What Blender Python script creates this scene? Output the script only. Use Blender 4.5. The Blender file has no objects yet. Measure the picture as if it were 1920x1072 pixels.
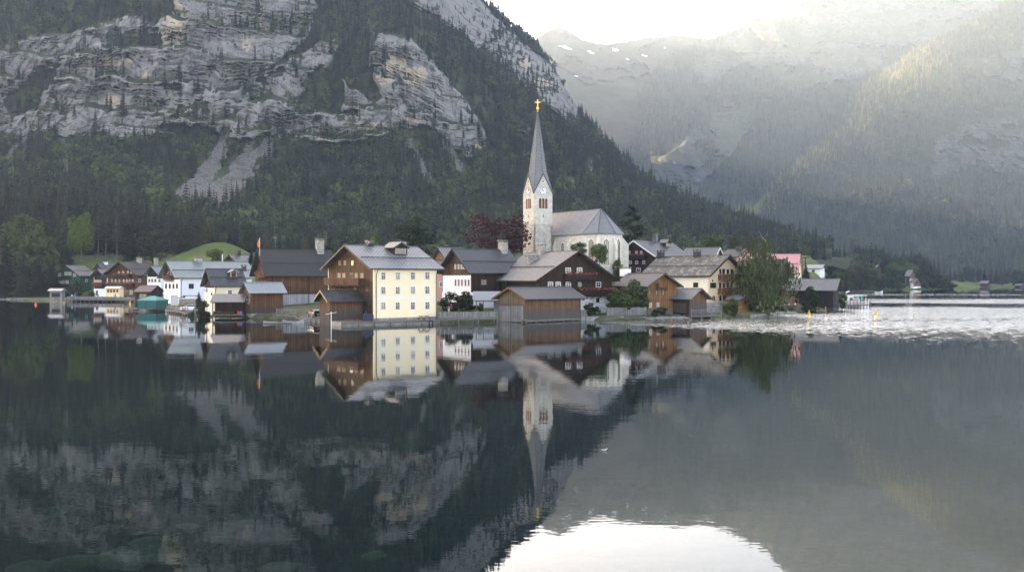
import bpy, bmesh, math, random
import numpy as np
from mathutils import Vector, Matrix
R = math.radians
sc = bpy.context.scene
col = sc.collection
random.seed(7)
rng = np.random.default_rng(11)

# ------------------------------------------------------------------ camera
F, HX, HY, CH = 1867.0, 960.0, 524.0, 8.1      # focal length in px of the 1920 px wide photo, centre, horizon row, camera height
cd = bpy.data.cameras.new('camera'); cam = bpy.data.objects.new('camera', cd); col.objects.link(cam)
cd.sensor_width = 36.0; cd.lens = 36.0 * F / 1920.0
cd.shift_y = -(536.0 - HY) / 1920.0
cd.clip_start = 0.5; cd.clip_end = 30000
cam.location = (0, 0, CH); cam.rotation_euler = (R(90), 0, 0)
sc.camera = cam

# ------------------------------------------------------------------ light
SUN_EL, SUN_AZ = 16.0, -42.0          # the sun stands behind the left mountain
w = bpy.data.worlds.new("World"); sc.world = w; w.use_nodes = True
wn = w.node_tree
sky = wn.nodes.new('ShaderNodeTexSky'); sky.sky_type = 'NISHITA'; sky.sun_disc = False
sky.sun_elevation = R(SUN_EL); sky.sun_rotation = R(SUN_AZ)
sky.altitude = 500; sky.air_density = 0.4; sky.dust_density = 1.7; sky.ozone_density = 0.0
bg = wn.nodes['Background']; bg.inputs[1].default_value = 0.13
wn.links.new(sky.outputs[0], bg.inputs[0])
sd = bpy.data.lights.new('sun', 'SUN'); sun = bpy.data.objects.new('sun', sd); col.objects.link(sun)
sd.energy = 5.0; sd.angle = R(0.5); sd.color = (1.0, 0.88, 0.70)
sdir = Vector((math.sin(R(SUN_AZ)) * math.cos(R(SUN_EL)), math.cos(R(SUN_AZ)) * math.cos(R(SUN_EL)), math.sin(R(SUN_EL))))
sun.rotation_euler = sdir.to_track_quat('Z', 'Y').to_euler()
sun.location = (0, 0, 900)
vs = sc.view_settings
vs.view_transform = 'Standard'; vs.look = 'None'; vs.exposure = 3.75; vs.gamma = 1.0; vs.use_curve_mapping = False
vs.use_white_balance = True; vs.white_balance_temperature = 10000; vs.white_balance_tint = 16
cy = sc.cycles
cy.use_denoising = True; cy.use_adaptive_sampling = False; cy.max_bounces = 6; cy.diffuse_bounces = 2; cy.glossy_bounces = 3; cy.transmission_bounces = 3
cy.transparent_max_bounces = 6; cy.volume_bounces = 0; cy.caustics_reflective = False; cy.caustics_refractive = False
HAZE, HAZE_G = 0.000112, 0.35

# ------------------------------------------------------------------ numbers
def at(px, py, D):
    return Vector(((px - HX) * D / F, D, CH - (py - HY) * D / F))
def zat(py, D):
    return CH - (py - HY) * D / F
def shoreD(py):
    return CH * F / (py - HY)
def gnoise(x, y, seed=0):
    x = np.asarray(x, float); y = np.asarray(y, float)
    ix = np.floor(x).astype(np.int64); iy = np.floor(y).astype(np.int64)
    fx = x - ix; fy = y - iy
    u = fx * fx * fx * (fx * (fx * 6 - 15) + 10); v = fy * fy * fy * (fy * (fy * 6 - 15) + 10)
    def g(a, b, dx, dy):
        h = (a * 374761393 + b * 668265263 + seed * 974634321) & 0xFFFFFFFF
        h = ((h ^ (h >> 13)) * 1274126177) & 0xFFFFFFFF
        h = ((h ^ (h >> 16)) * 2246822519) & 0xFFFFFFFF
        t = (h & 0xFFFF) * (2 * math.pi / 65536.0)
        return np.cos(t) * dx + np.sin(t) * dy
    a = g(ix, iy, fx, fy); b = g(ix + 1, iy, fx - 1, fy)
    c = g(ix, iy + 1, fx, fy - 1); d = g(ix + 1, iy + 1, fx - 1, fy - 1)
    return (a + (b - a) * u + (c - a) * v + (a - b - c + d) * u * v) * 1.5
def fbm(x, y, oct=5, seed=0, gain=0.5, ridged=False):
    s = 0.0; a = 1.0; n = 0.0
    for i in range(oct):
        t = gnoise(x * 2 ** i + i * 17.3, y * 2 ** i - i * 9.1, seed + i * 7)
        s = s + a * ((1 - 2 * np.abs(t)) if ridged else t); n += a; a *= gain
    return s / n
def sstep(a, b, x):
    t = np.clip((x - a) / (b - a), 0, 1); return t * t * (3 - 2 * t)
class TPS:
    def __init__(s, p, v):
        s.p = np.asarray(p, float); n = len(s.p)
        K = s.k(s.p, s.p) + np.eye(n) * 1e-3
        Q = np.c_[np.ones(n), s.p]; A = np.zeros((n + 3, n + 3)); A[:n, :n] = K; A[:n, n:] = Q; A[n:, :n] = Q.T
        s.w = np.linalg.solve(A, np.r_[np.asarray(v, float), 0, 0, 0])
    def k(s, a, b):
        r2 = ((a[:, None, :] - b[None, :, :]) ** 2).sum(-1)
        return 0.5 * r2 * np.log(r2 + 1e-9)
    def __call__(s, x, y):
        q = np.c_[np.ravel(x), np.ravel(y)]; out = np.empty(len(q)); n = len(s.p)
        for i in range(0, len(q), 40000):
            c = q[i:i + 40000]; out[i:i + 40000] = s.k(c, s.p) @ s.w[:n] + s.w[n] + c @ s.w[n + 1:]
        return out.reshape(np.shape(x))
def inpoly(px, py, poly):
    inside = np.zeros(np.shape(px), bool); n = len(poly)
    for i in range(n):
        x1, y1 = poly[i]; x2, y2 = poly[(i + 1) % n]
        if y1 == y2: continue
        c = ((y1 > py) != (y2 > py)) & (px < (x2 - x1) * (py - y1) / (y2 - y1) + x1)
        inside ^= c
    return inside
def segdist(px, py, line):
    d = np.full(np.shape(px), 1e9); wd = np.zeros(np.shape(px))
    for (x1, y1, w1), (x2, y2, w2) in zip(line[:-1], line[1:]):
        L = (x2 - x1) ** 2 + (y2 - y1) ** 2 + 1e-9
        t = np.clip(((px - x1) * (x2 - x1) + (py - y1) * (y2 - y1)) / L, 0, 1)
        e = np.hypot(px - x1 - t * (x2 - x1), py - y1 - t * (y2 - y1)) / (w1 + t * (w2 - w1))
        d = np.minimum(d, e)
    return d

# ------------------------------------------------------------------ scene helpers
def tag(o, label=None, cat=None, group=None, kind=None):
    if label: o['label'] = label
    if cat: o['category'] = cat
    if group: o['group'] = group
    if kind: o['kind'] = kind
    return o
def empty(name, loc=(0, 0, 0), rz=0.0, label=None, cat=None, group=None):
    o = bpy.data.objects.new(name, None); col.objects.link(o); o.empty_display_size = 0.3
    o.location = loc; o.rotation_euler = (0, 0, rz)
    return tag(o, label, cat, group)
def copy_tree(o, parent=None):
    c = o.copy(); col.objects.link(c)
    if parent is not None: c.parent = parent
    for ch in list(o.children): copy_tree(ch, c)
    return c
def link_mesh(name, me, m, parent=None):
    o = bpy.data.objects.new(name, me); col.objects.link(o)
    if m is not None and len(me.materials) == 0: me.materials.append(m)
    if parent is not None: o.parent = parent
    return o
def np_mesh(name, V, Q, attrs=None, smooth=False):
    me = bpy.data.meshes.new(name); k = Q.shape[1]
    me.vertices.add(len(V)); me.vertices.foreach_set('co', np.ascontiguousarray(V, np.float32).ravel())
    me.loops.add(Q.size); me.loops.foreach_set('vertex_index', np.ascontiguousarray(Q, np.int32).ravel())
    me.polygons.add(len(Q)); me.polygons.foreach_set('loop_start', np.arange(0, Q.size, k, dtype=np.int32))
    me.polygons.foreach_set('loop_total', np.full(len(Q), k, np.int32))
    me.polygons.foreach_set('use_smooth', np.full(len(Q), smooth, bool))
    for n, a in (attrs or {}).items():
        me.attributes.new(n, 'FLOAT', 'POINT').data.foreach_set('value', np.ascontiguousarray(a, np.float32).ravel())
    me.update(calc_edges=True); me.validate()
    return me
def grid_faces(nr, nc):
    i = np.arange(nr - 1)[:, None] * nc + np.arange(nc - 1)[None, :]
    return np.stack([i, i + 1, i + nc + 1, i + nc], -1).reshape(-1, 4)

class MB:
    """collects faces of one mesh; box-style UVs in metres are made on build"""
    def __init__(s): s.v = []; s.f = []; s.M = None
    def add(s, vs, fs):
        b = len(s.v)
        s.v += [tuple(s.M @ Vector(p)) if s.M is not None else tuple(p) for p in vs]
        s.f += [tuple(b + i for i in f) for f in fs]
        return s
    def box(s, a, b):
        x0, y0, z0 = a; x1, y1, z1 = b
        return s.add([(x0, y0, z0), (x1, y0, z0), (x1, y1, z0), (x0, y1, z0), (x0, y0, z1), (x1, y0, z1), (x1, y1, z1), (x0, y1, z1)],
                     [(0, 3, 2, 1), (4, 5, 6, 7), (0, 1, 5, 4), (1, 2, 6, 5), (2, 3, 7, 6), (3, 0, 4, 7)])
    def bar(s, p, q, w, h=None, up=(0, 0, 1)):
        p = Vector(p); q = Vector(q); h = h or w; d = (q - p).normalized(); u = Vector(up)
        if abs(d.dot(u)) > 0.99: u = Vector((0, 1, 0))
        x = d.cross(u).normalized() * (w / 2); y = x.cross(d).normalized() * (h / 2)
        P = [p - x - y, p + x - y, p + x + y, p - x + y]; Q = [c + (q - p) for c in P]
        return s.add(P + Q, [(0, 3, 2, 1), (4, 5, 6, 7), (0, 1, 5, 4), (1, 2, 6, 5), (2, 3, 7, 6), (3, 0, 4, 7)])
    def tube(s, pts, rad, n=7, cap=True):
        pts = [Vector(p) for p in pts]; rad = rad if isinstance(rad, (list, tuple)) else [rad] * len(pts)
        vs = []; fs = []
        for i, p in enumerate(pts):
            d = (pts[min(i + 1, len(pts) - 1)] - pts[max(i - 1, 0)]).normalized()
            u = Vector((1, 0, 0)) if abs(d.x) < 0.9 else Vector((0, 1, 0))
            x = d.cross(u).normalized(); y = d.cross(x)
            vs += [p + (x * math.cos(2 * math.pi * k / n) + y * math.sin(2 * math.pi * k / n)) * rad[i] for k in range(n)]
        for i in range(len(pts) - 1):
            for k in range(n): fs.append((i * n + k, i * n + (k + 1) % n, (i + 1) * n + (k + 1) % n, (i + 1) * n + k))
        if cap: fs += [tuple(range(n - 1, -1, -1)), tuple((len(pts) - 1) * n + k for k in range(n))]
        return s.add(vs, fs)
    def prism(s, poly, h0, h1):
        n = len(poly)
        return s.add([(x, y, h0) for x, y in poly] + [(x, y, h1) for x, y in poly],
                     [tuple(range(n - 1, -1, -1)), tuple(range(n, 2 * n))] + [(i, (i + 1) % n, n + (i + 1) % n, n + i) for i in range(n)])
    def extrude(s, prof, a, b, f):
        """closed profile [(u,v)] swept from a to b; f(t,u,v)->xyz"""
        n = len(prof)
        return s.add([f(a, u, v) for u, v in prof] + [f(b, u, v) for u, v in prof],
                     [tuple(range(n - 1, -1, -1)), tuple(range(n, 2 * n))] + [(i, (i + 1) % n, n + (i + 1) % n, n + i) for i in range(n)])
    def lathe(s, prof, c=(0, 0, 0), n=12):
        vs = []; fs = []; m = len(prof)
        for r, z in prof: vs += [(c[0] + r * math.cos(2 * math.pi * k / n), c[1] + r * math.sin(2 * math.pi * k / n), c[2] + z) for k in range(n)]
        for i in range(m - 1):
            for k in range(n): fs.append((i * n + k, i * n + (k + 1) % n, (i + 1) * n + (k + 1) % n, (i + 1) * n + k))
        fs += [tuple(range(n - 1, -1, -1)), tuple((m - 1) * n + k for k in range(n))]
        return s.add(vs, fs)
    def ball(s, c, r, nu=10, nv=6, sc3=(1, 1, 1)):
        prof = [(max(1e-3, math.sin(math.pi * i / nv)) * r, -math.cos(math.pi * i / nv) * r * sc3[2]) for i in range(nv + 1)]
        k = len(s.v); s.lathe(prof, c, nu)
        return s
    def mesh(s, name, smooth=False, fix=True):
        me = bpy.data.meshes.new(name); me.from_pydata(s.v, [], s.f)
        if fix:
            bm = bmesh.new(); bm.from_mesh(me); bmesh.ops.recalc_face_normals(bm, faces=bm.faces[:]); bm.to_mesh(me); bm.free()
        nl = len(me.loops); nf = len(me.polygons)
        if nf:
            nn = np.empty(nf * 3, np.float32); me.polygons.foreach_get('normal', nn); nn = nn.reshape(-1, 3)
            lt = np.empty(nf, np.int32); me.polygons.foreach_get('loop_total', lt)
            vi = np.empty(nl, np.int32); me.loops.foreach_get('vertex_index', vi)
            co = np.empty(len(me.vertices) * 3, np.float32); me.vertices.foreach_get('co', co); co = co.reshape(-1, 3)
            t = np.stack([-nn[:, 1], nn[:, 0], np.zeros(nf, np.float32)], 1); l = np.linalg.norm(t, axis=1)
            t[l < 1e-3] = (1, 0, 0); l[l < 1e-3] = 1; t /= l[:, None]; b = np.cross(nn, t)
            fi = np.repeat(np.arange(nf), lt); p = co[vi]
            uv = np.stack([(p * t[fi]).sum(1), (p * b[fi]).sum(1)], 1)
            me.uv_layers.new(name='UVMap').data.foreach_set('uv', uv.astype(np.float32).ravel())
        if smooth: me.polygons.foreach_set('use_smooth', np.ones(nf, bool))
        return me
    def build(s, name, m, parent=None, smooth=False, fix=True):
        return link_mesh(name, s.mesh(name, smooth, fix), m, parent)

# ------------------------------------------------------------------ material helpers
class NT:
    def __init__(s, name):
        s.m = bpy.data.materials.new(name); s.m.use_nodes = True; s.t = s.m.node_tree; s.t.nodes.clear()
        s.out = s.t.nodes.new('ShaderNodeOutputMaterial')
    def n(s, typ, props=None, **inp):
        nd = s.t.nodes.new('ShaderNode' + typ)
        for k, v in (props or {}).items(): setattr(nd, k, v)
        for k, v in inp.items():
            key = int(k[1:]) if k[0] == 'i' and k[1:].isdigit() else k.replace('_', ' ')
            s.set(nd.inputs[key], v)
        return nd
    def set(s, sock, v):
        if isinstance(v, bpy.types.NodeSocket): s.t.links.new(v, sock)
        elif isinstance(v, (tuple, list)) and len(v) == 3 and sock.type == 'RGBA': sock.default_value = (*v, 1)
        else: sock.default_value = v
    def math(s, op, a, b=0.0, c=None, clamp=False):
        nd = s.n('Math', {'operation': op, 'use_clamp': clamp}, i0=a, i1=b)
        if c is not None: s.set(nd.inputs[2], c)
        return nd.outputs[0]
    def mix(s, f, a, b, blend='MIX'):
        nd = s.n('Mix', {'data_type': 'RGBA', 'blend_type': blend}); nd.clamp_factor = True
        s.set(nd.inputs[0], f); s.set(nd.inputs[6], a); s.set(nd.inputs[7], b); return nd.outputs[2]
    def noise(s, vec, scale, detail=4, rough=0.55, dist=0.0):
        return s.n('TexNoise', None, Vector=vec, Scale=scale, Detail=detail, Roughness=rough, Distortion=dist).outputs[0]
    def map(s, vec, scale=(1, 1, 1), loc=(0, 0, 0)):
        return s.n('Mapping', None, Vector=vec, Scale=scale, Location=loc).outputs[0]
    def step(s, v, a, b, lo=0.0, hi=1.0):
        nd = s.n('MapRange', {'interpolation_type': 'SMOOTHSTEP'}, i0=v, i1=a, i2=b, i3=lo, i4=hi); return nd.outputs[0]
    def pos(s): return s.n('NewGeometry').outputs['Position']
    def uv(s): return s.n('TexCoord').outputs['UV']
    def ob(s): return s.n('TexCoord').outputs['Object']
    def attr(s, name): return s.n('Attribute', {'attribute_name': name}).outputs['Fac']
    def bump(s, h, strength=0.4, dist=0.05): return s.n('Bump', None, Height=h, Strength=strength, Distance=dist).outputs[0]
    def pbr(s, colr, rough=0.8, normal=None, metal=0.0, spec=0.3):
        p = s.n('BsdfPrincipled'); s.set(p.inputs['Base Color'], colr); s.set(p.inputs['Roughness'], rough); s.set(p.inputs['Metallic'], metal)
        s.set(p.inputs['Specular IOR Level'], spec)
        if normal is not None: s.set(p.inputs['Normal'], normal)
        s.t.links.new(p.outputs[0], s.out.inputs[0]); return s.m

# ------------------------------------------------------------------ terrain materials
def terrain_material(name, rock_a=(.160, .152, .143), rock_b=(.228, .217, .202), rock_c=(.30, .29, .275), pale=(.42, .345, .26), green_a=(.014, .023, .010), green_b=(.048, .056, .025), sc_=1.0, snow=False):
    t = NT(name); p = t.pos()
    warp = t.noise(p, .012 * sc_, 3)
    z = t.n('SeparateXYZ', None, Vector=p).outputs
    zz = t.math('ADD', t.math('ADD', z[2], t.math('MULTIPLY', warp, 60 / sc_)), t.math('MULTIPLY', z[0], .10))
    lay = t.n('CombineXYZ', None, X=t.math('MULTIPLY', z[0], .012 * sc_), Y=t.math('MULTIPLY', z[1], .012 * sc_), Z=t.math('MULTIPLY', zz, .22 * sc_)).outputs[0]
    strata = t.noise(lay, 1.0, 5, .7)
    crk = t.noise(t.map(p, (.16 * sc_, .16 * sc_, .03 * sc_)), 1.0, 5, .65, .6)
    fine = t.noise(p, .35 * sc_, 5, .7)
    rk = t.mix(t.step(strata, .36, .62), rock_a, rock_b)
    rk = t.mix(t.math('MULTIPLY', t.step(strata, .415, .375), .8), rk, (.065, .066, .068))
    rk = t.mix(t.math('MULTIPLY', t.step(crk, .41, .35), .85), rk, (.055, .055, .058))
    rk = t.mix(t.math('MULTIPLY', t.step(fine, .5, .75), .3), rk, rock_c)
    stn = t.noise(t.map(p, (.07 * sc_, .07 * sc_, .010 * sc_)), 1.0, 4, .6); rk = t.mix(t.math('MULTIPLY', t.step(stn, .52, .66), .55), rk, tuple(x * .45 for x in rock_a))
    rk = t.mix(t.attr('pale'), rk, t.mix(fine, (.27, .22, .165), pale))
    sr = t.mix(t.step(t.noise(p, .9 * sc_, 4, .7), .35, .65), (.06, .056, .05), (.20, .185, .17)); sr = t.mix(t.math('MULTIPLY', t.step(t.noise(t.map(p, (.12, .12, .03)), 1.0, 4, .6), .5, .62), .6), sr, green_b)
    gr = t.mix(t.step(t.noise(p, .05 * sc_, 6, .65), .35, .65), green_a, green_b)
    gr = t.mix(t.math('MULTIPLY', t.step(fine, .55, .7), .5), gr, (.11, .10, .06))
    fz = t.math('ADD', t.attr('rock'), t.math('MULTIPLY', t.math('SUBTRACT', fine, .5), .6))
    c = t.mix(t.step(fz, .40, .50), gr, rk)
    fs = t.math('ADD', t.attr('scree'), t.math('MULTIPLY', t.math('SUBTRACT', fine, .5), .7))
    c = t.mix(t.step(fs, .4, .6), c, sr)
    c = t.mix(t.attr('meadow'), c, t.mix(t.noise(p, .08, 5), (.045, .08, .016), (.10, .125, .038)))
    if snow: c = t.mix(t.step(t.attr('snow'), .4, .6), c, (.85, .86, .88))
    h = t.math('ADD', fine, t.math('MULTIPLY', strata, 1.2))
    return t.pbr(c, .95, t.bump(h, .6, 1.2 / sc_), spec=.1)

FIELDS = {}
def curtain(name, pxs, top, bot, Dfun, detail, masks, nA, nB, material, label, back=(7, .09, 1.5), split=-12):
    tops = np.interp(pxs, [a for a, b in top], [b for a, b in top]); tops = tops + 5 * fbm(pxs / 40.0, pxs * 0 + 3.3, 4, 5) + 3 * gnoise(pxs / 9.0, pxs * 0, 8)
    bots = np.interp(pxs, [a for a, b in bot], [b for a, b in bot])
    mids = np.maximum(tops + (bots - tops) * .12, split)
    u = np.linspace(0, 1, nA)[:, None]; v = np.linspace(0, 1, nB + 1)[1:, None]
    PY = np.r_[bots + (mids - bots) * u, mids + (tops - mids) * v]
    PX = np.broadcast_to(pxs, PY.shape).copy()
    D = Dfun(PX, PY)
    X = (PX - HX) * D / F; Z = CH - (PY - HY) * D / F
    m = masks(PX, PY)
    D = D + detail(PX, PY, X, Z, D, m)
    X = (PX - HX) * D / F; Z = CH - (PY - HY) * D / F
    G = np.stack([X, D, Z], -1)
    du = np.gradient(G, axis=1); dv = np.gradient(G, axis=0)
    N = np.cross(du, dv); A = np.linalg.norm(N, axis=-1) + 1e-9; nz = np.abs(N[..., 2]) / A
    m['rock'] = m['rock'] * (1 - .85 * sstep(.70, .90, nz))
    rows = [G]
    for k in range(1, back[0] + 1):
        B = G[-1].copy(); f = 1 + back[1] * k
        B[:, 0] *= f; B[:, 1] *= f; B[:, 2] = B[:, 2] * (1 - (k / back[0]) ** back[2]) - (10 if k == back[0] else 0); rows.append(B[None])
    V = np.concatenate(rows, 0); nr, nc = V.shape[:2]
    at_ = {}
    for k in ('rock', 'scree', 'pale', 'meadow', 'snow'):
        a = m.get(k, np.zeros(PX.shape)); at_[k] = np.concatenate([a, np.zeros((nr - a.shape[0], nc))], 0)
    me = np_mesh(name, V.reshape(-1, 3), grid_faces(nr, nc), at_)
    o = link_mesh(name, me, material); tag(o, label, 'mountain', None, 'structure')
    FIELDS[name] = dict(G=G, area=A * np.maximum(nz, .15), rock=m['rock'], scree=m['scree'], meadow=m['meadow'], PX=PX, PY=PY, nz=nz, m=m)
    return o
def soft(mask):
    a = mask.astype(float)
    for _ in range(2):
        b = a.copy(); b[1:-1, 1:-1] = (a[1:-1, 1:-1] * 2 + a[:-2, 1:-1] + a[2:, 1:-1] + a[1:-1, :-2] + a[1:-1, 2:]) / 6; a = b
    return a

# ------------------------------------------------------------------ the left mountain
LP = [(-500, 470, 470), (-500, 380, 560), (-500, 260, 760), (-500, 60, 900), (-500, -200, 1250), (-500, -480, 1600),
      (0, 470, 500), (0, 400, 590), (0, 320, 690), (0, 250, 770), (0, 90, 860), (0, 0, 970), (0, -200, 1250), (0, -480, 1600),
      (300, 480, 520), (300, 400, 620), (300, 310, 715), (300, 235, 785), (300, 60, 845), (300, -30, 925), (300, -200, 1180), (300, -480, 1550),
      (600, 480, 540), (600, 400, 650), (600, 330, 730), (600, 265, 800), (600, 110, 880), (600, 0, 980), (600, -200, 1300), (600, -330, 1600),
      (800, 480, 560), (800, 400, 690), (800, 310, 800), (800, 235, 870), (800, 90, 960), (800, -30, 1120), (800, -140, 1500), (700, -240, 1600),
      (950, 480, 580), (950, 400, 720), (950, 320, 850), (950, 220, 990), (950, 100, 1200), (940, 40, 1480),
      (1030, 480, 590), (1030, 380, 780), (1030, 280, 930), (1040, 180, 1120), (1040, 130, 1380),
      (1120, 480, 600), (1120, 400, 770), (1120, 300, 980), (1110, 245, 1250),
      (1250, 480, 640), (1250, 420, 800), (1250, 370, 1080), (1400, 485, 690), (1400, 450, 840), (1400, 428, 980),
      (1520, 485, 760), (1520, 455, 930), (1640, 490, 830), (1640, 484, 900), (1780, 520, 860), (1800, 505, 900)]
tl = TPS([(a / 400, b / 400) for a, b, c in LP], [math.log(c) for a, b, c in LP])
L_ROCK = [[(-600, 60), (0, 85), (60, 68), (130, 62), (200, 40), (250, 28), (290, 46), (325, 20), (330, -60), (640, -60), (592, 20), (580, 70), (540, 100), (470, 150), (440, 150), (425, 190), (415, 252), (395, 240), (330, 232), (300, 240), (180, 238), (140, 248), (60, 250), (0, 268), (-600, 300)],
          [(410, 150), (470, 150), (560, 100), (640, 60), (640, 110), (560, 190), (440, 235), (418, 240)],
          [(555, 250), (600, 222), (560, 195), (600, 150), (640, 130), (660, 85), (710, 60), (765, 70), (800, 105), (850, 165), (872, 180), (905, 245), (918, 262), (880, 300), (850, 275), (800, 235), (740, 245), (690, 262), (620, 272), (570, 262)],
          [(700, -60), (855, -60), (925, 30), (985, 85), (1030, 120), (1075, 185), (1086, 225), (1060, 228), (1010, 185), (960, 140), (905, 100), (870, 70), (815, 30), (770, 10)],
          [(418, 262), (455, 205), (520, 165), (600, 130), (620, 170), (565, 262), (520, 240), (470, 262)], [(60, 245), (150, 236), (290, 238), (330, 250), (240, 262), (120, 258)],
          [(960, 235), (1000, 215), (1015, 240), (980, 250)], [(1095, 300), (1108, 295), (1116, 335), (1104, 330)]]
L_GRASS = [[(430, 175), (500, 140), (560, 100), (590, 75), (600, 100), (560, 135), (500, 185), (440, 215)], [(0, 165), (60, 120), (140, 95), (145, 110), (90, 140), (40, 190), (0, 200)],
           [(620, 215), (690, 200), (700, 212), (650, 228)], [(840, 170), (870, 165), (900, 200), (880, 225)], [(195, 215), (290, 185), (390, 190), (395, 215), (300, 222)],
           [(300, 160), (390, 150), (400, 170), (320, 185)], [(0, 300), (40, 255), (115, 262), (110, 300), (60, 330), (0, 340)], [(130, 60), (300, 50), (305, 75), (200, 75)]]
L_TREES = [[(640, 70), (600, 60), (590, -60), (760, -60), (720, 50), (690, 100), (700, 150), (720, 185), (700, 195), (640, 150), (600, 205), (560, 215), (555, 180), (610, 140)],
           [(760, 60), (800, 40), (860, 100), (950, 150), (1010, 195), (1050, 235), (960, 240), (920, 230), (860, 150), (800, 95)], [(560, 160), (600, 120), (650, 160), (640, 215), (590, 205)],
           [(205, 75), (300, 60), (310, 85), (225, 92)], [(5, 190), (70, 135), (110, 125), (70, 200), (20, 225)]]
L_SCREE = [[(395, 140, 5), (410, 180, 6), (420, 235, 8), (422, 262, 11), (405, 300, 14), (375, 340, 17), (345, 374, 20)], [(545, 238, 4), (500, 288, 10), (450, 335, 19), (395, 372, 24)], [(505, 205, 3), (472, 270, 5), (440, 315, 9)], [(520, 240, 3), (470, 300, 8), (430, 345, 14)],
           [(186, 236, 6), (150, 258, 8), (118, 288, 6), (134, 335, 3)], [(765, 262, 5), (792, 315, 6), (832, 378, 4)], [(805, 225, 8), (850, 288, 7), (872, 335, 4)], [(52, 255, 4), (15, 292, 4)], [(126, 215, 4), (118, 285, 4)], [(640, 300, 2), (690, 345, 2)], [(690, 40, 3), (735, 130, 4), (760, 215, 4)]]
L_PALE = [(332, 45, 24, 45), (302, 74, 22, 16), (205, 120, 22, 17), (212, 195, 26, 17), (340, 203, 14, 9), (272, 145, 7, 17), (738, 122, 26, 18), (772, 145, 22, 22), (690, 237, 34, 10), (488, 30, 10, 22), (462, 82, 9, 18), (608, 262, 14, 10), (790, 140, 12, 16), (720, 150, 22, 10), (775, 225, 18, 8), (1015, 160, 25, 14), (985, 120, 12, 14), (500, 50, 8, 8), (148, 115, 6, 14), (240, 117, 8, 10), (650, 92, 25, 10), (900, 275, 14, 6)]
def l_masks(px, py):
    wx = px + 9 * fbm(px / 26, py / 26, 4, 21); wy = py + 7 * fbm(px / 26, py / 26, 4, 33)
    rock = np.zeros(px.shape); gra = np.zeros(px.shape); tre = np.zeros(px.shape)
    for q in L_ROCK: rock = np.maximum(rock, soft(inpoly(wx, wy, q)))
    for q in L_GRASS: gra = np.maximum(gra, soft(inpoly(wx, wy, q)))
    for q in L_TREES: tre = np.maximum(tre, soft(inpoly(wx, wy, q)))
    gra = .6 * gra * sstep(-.15, .2, fbm(px / 30, py / 12, 4, 91))
    scr = np.zeros(px.shape); pal = np.zeros(px.shape)
    sx = px + 6 * fbm(px / 18, py / 18, 3, 51) + 5 * gnoise(px / 5, py / 6, 53); sy = py + 5 * fbm(px / 18, py / 18, 3, 61)
    for l in L_SCREE: scr = np.maximum(scr, 1 - sstep(.75, 1.35, segdist(sx, sy, l)))
    for (cx, cy_, rx, ry) in L_PALE:
        e = np.hypot((px - cx) / rx, (py - cy_) / ry) + .55 * fbm(px / 7, py / 12, 4, 71)
        pal = np.maximum(pal, 1 - sstep(.75, 1.0, e))
    scr = scr * (1 - .75 * rock) * (.75 + .25 * sstep(-.3, .1, fbm(px / 7, py / 16, 3, 57)))
    brk = fbm(px / 45, py / 22, 5, 81)
    rock = rock * (1 - gra) * (1 - .7 * tre) * (1 - .8 * sstep(.42, .55, brk))
    wood = (1 - sstep(.2, .6, np.maximum(rock, gra * .8))) * (1 - sstep(.25, .6, scr)); wood = np.maximum(wood, tre * (1 - scr))
    far = sstep(1480, 1560, px)
    return dict(rock=rock * (1 - scr * .9), scree=scr, pale=pal, meadow=np.zeros(px.shape), wood=wood, grass=gra, far=far)
def terr(z, per, sharp=.72):
    q = z / per; k = np.floor(q); f = q - k
    return (sstep(sharp, 1, f) - f) * per
def l_detail(px, py, X, Z, D, m):
    cl = m['rock']
    for _ in range(4): cl = soft(cl)
    X = X + 5210.7
    hw = 26 * fbm(X / 170, Z / 170, 3, 3) + X * .08
    blk = np.floor(X / 34 + .7 * gnoise(X / 60, Z / 70, 5)); hw = hw + ((blk * 7919) % 13) / 13 * 9
    big = 24 * fbm(X / 130, Z / 190, 5, 13, .5, True) + 8 * fbm(X / 40, Z / 110, 3, 17, .5, True)
    but = 7 * fbm(X / 26 + Z / 200, Z / 170, 3, 31, .6, True) + 3.6 * fbm(X / 8.5, Z / 36, 3, 37, .6, True)      # upright buttresses and cracks
    jg = 5 * gnoise(X / 30, Z / 30, 9) + 2.5 * gnoise(X / 11, Z / 16, 14)
    led = .55 * terr(Z + hw + jg, 30, .82) + .6 * terr(Z + hw + jg, 9.5, .8) * (.3 + 1.2 * sstep(-.3, .3, gnoise(X / 70, Z / 25, 19))) + .45 * terr(Z + hw + .8 * jg + 3 * gnoise(X / 9, Z / 14, 23), 3.9, .75)
    edge = sstep(1480, 1600, px)
    return (-big * (.5 + .1 * cl) * (1 - edge) + (led * 1.15 - but + 3) * cl + 2.0 * fbm(X / 14, Z / 14, 4, 41) * (1 - cl) + 2 * soft(m['scree']))
lpx = np.r_[np.linspace(-900, -30, 60), np.linspace(-24, 1560, 1000), np.linspace(1566, 1640, 20)]
L_TOP = [(-900, -900), (-500, -760), (-200, -600), (0, -500), (300, -480), (500, -420), (600, -400), (700, -300), (800, -160), (870, -56), (915, 8), (950, 42), (985, 68), (1010, 90), (1040, 130), (1060, 165), (1080, 200), (1110, 240), (1150, 284), (1200, 328), (1260, 364), (1330, 396), (1400, 420), (1450, 436), (1500, 450), (1560, 467), (1600, 486), (1640, 512)]  # unseen heights above the frame raised to keep the sun off the village
L_BOT = [(-900, 500), (400, 500), (1200, 505), (1480, 500), (1560, 499), (1640, 520)]
m_left = terrain_material('cliff_and_grass')
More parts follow.
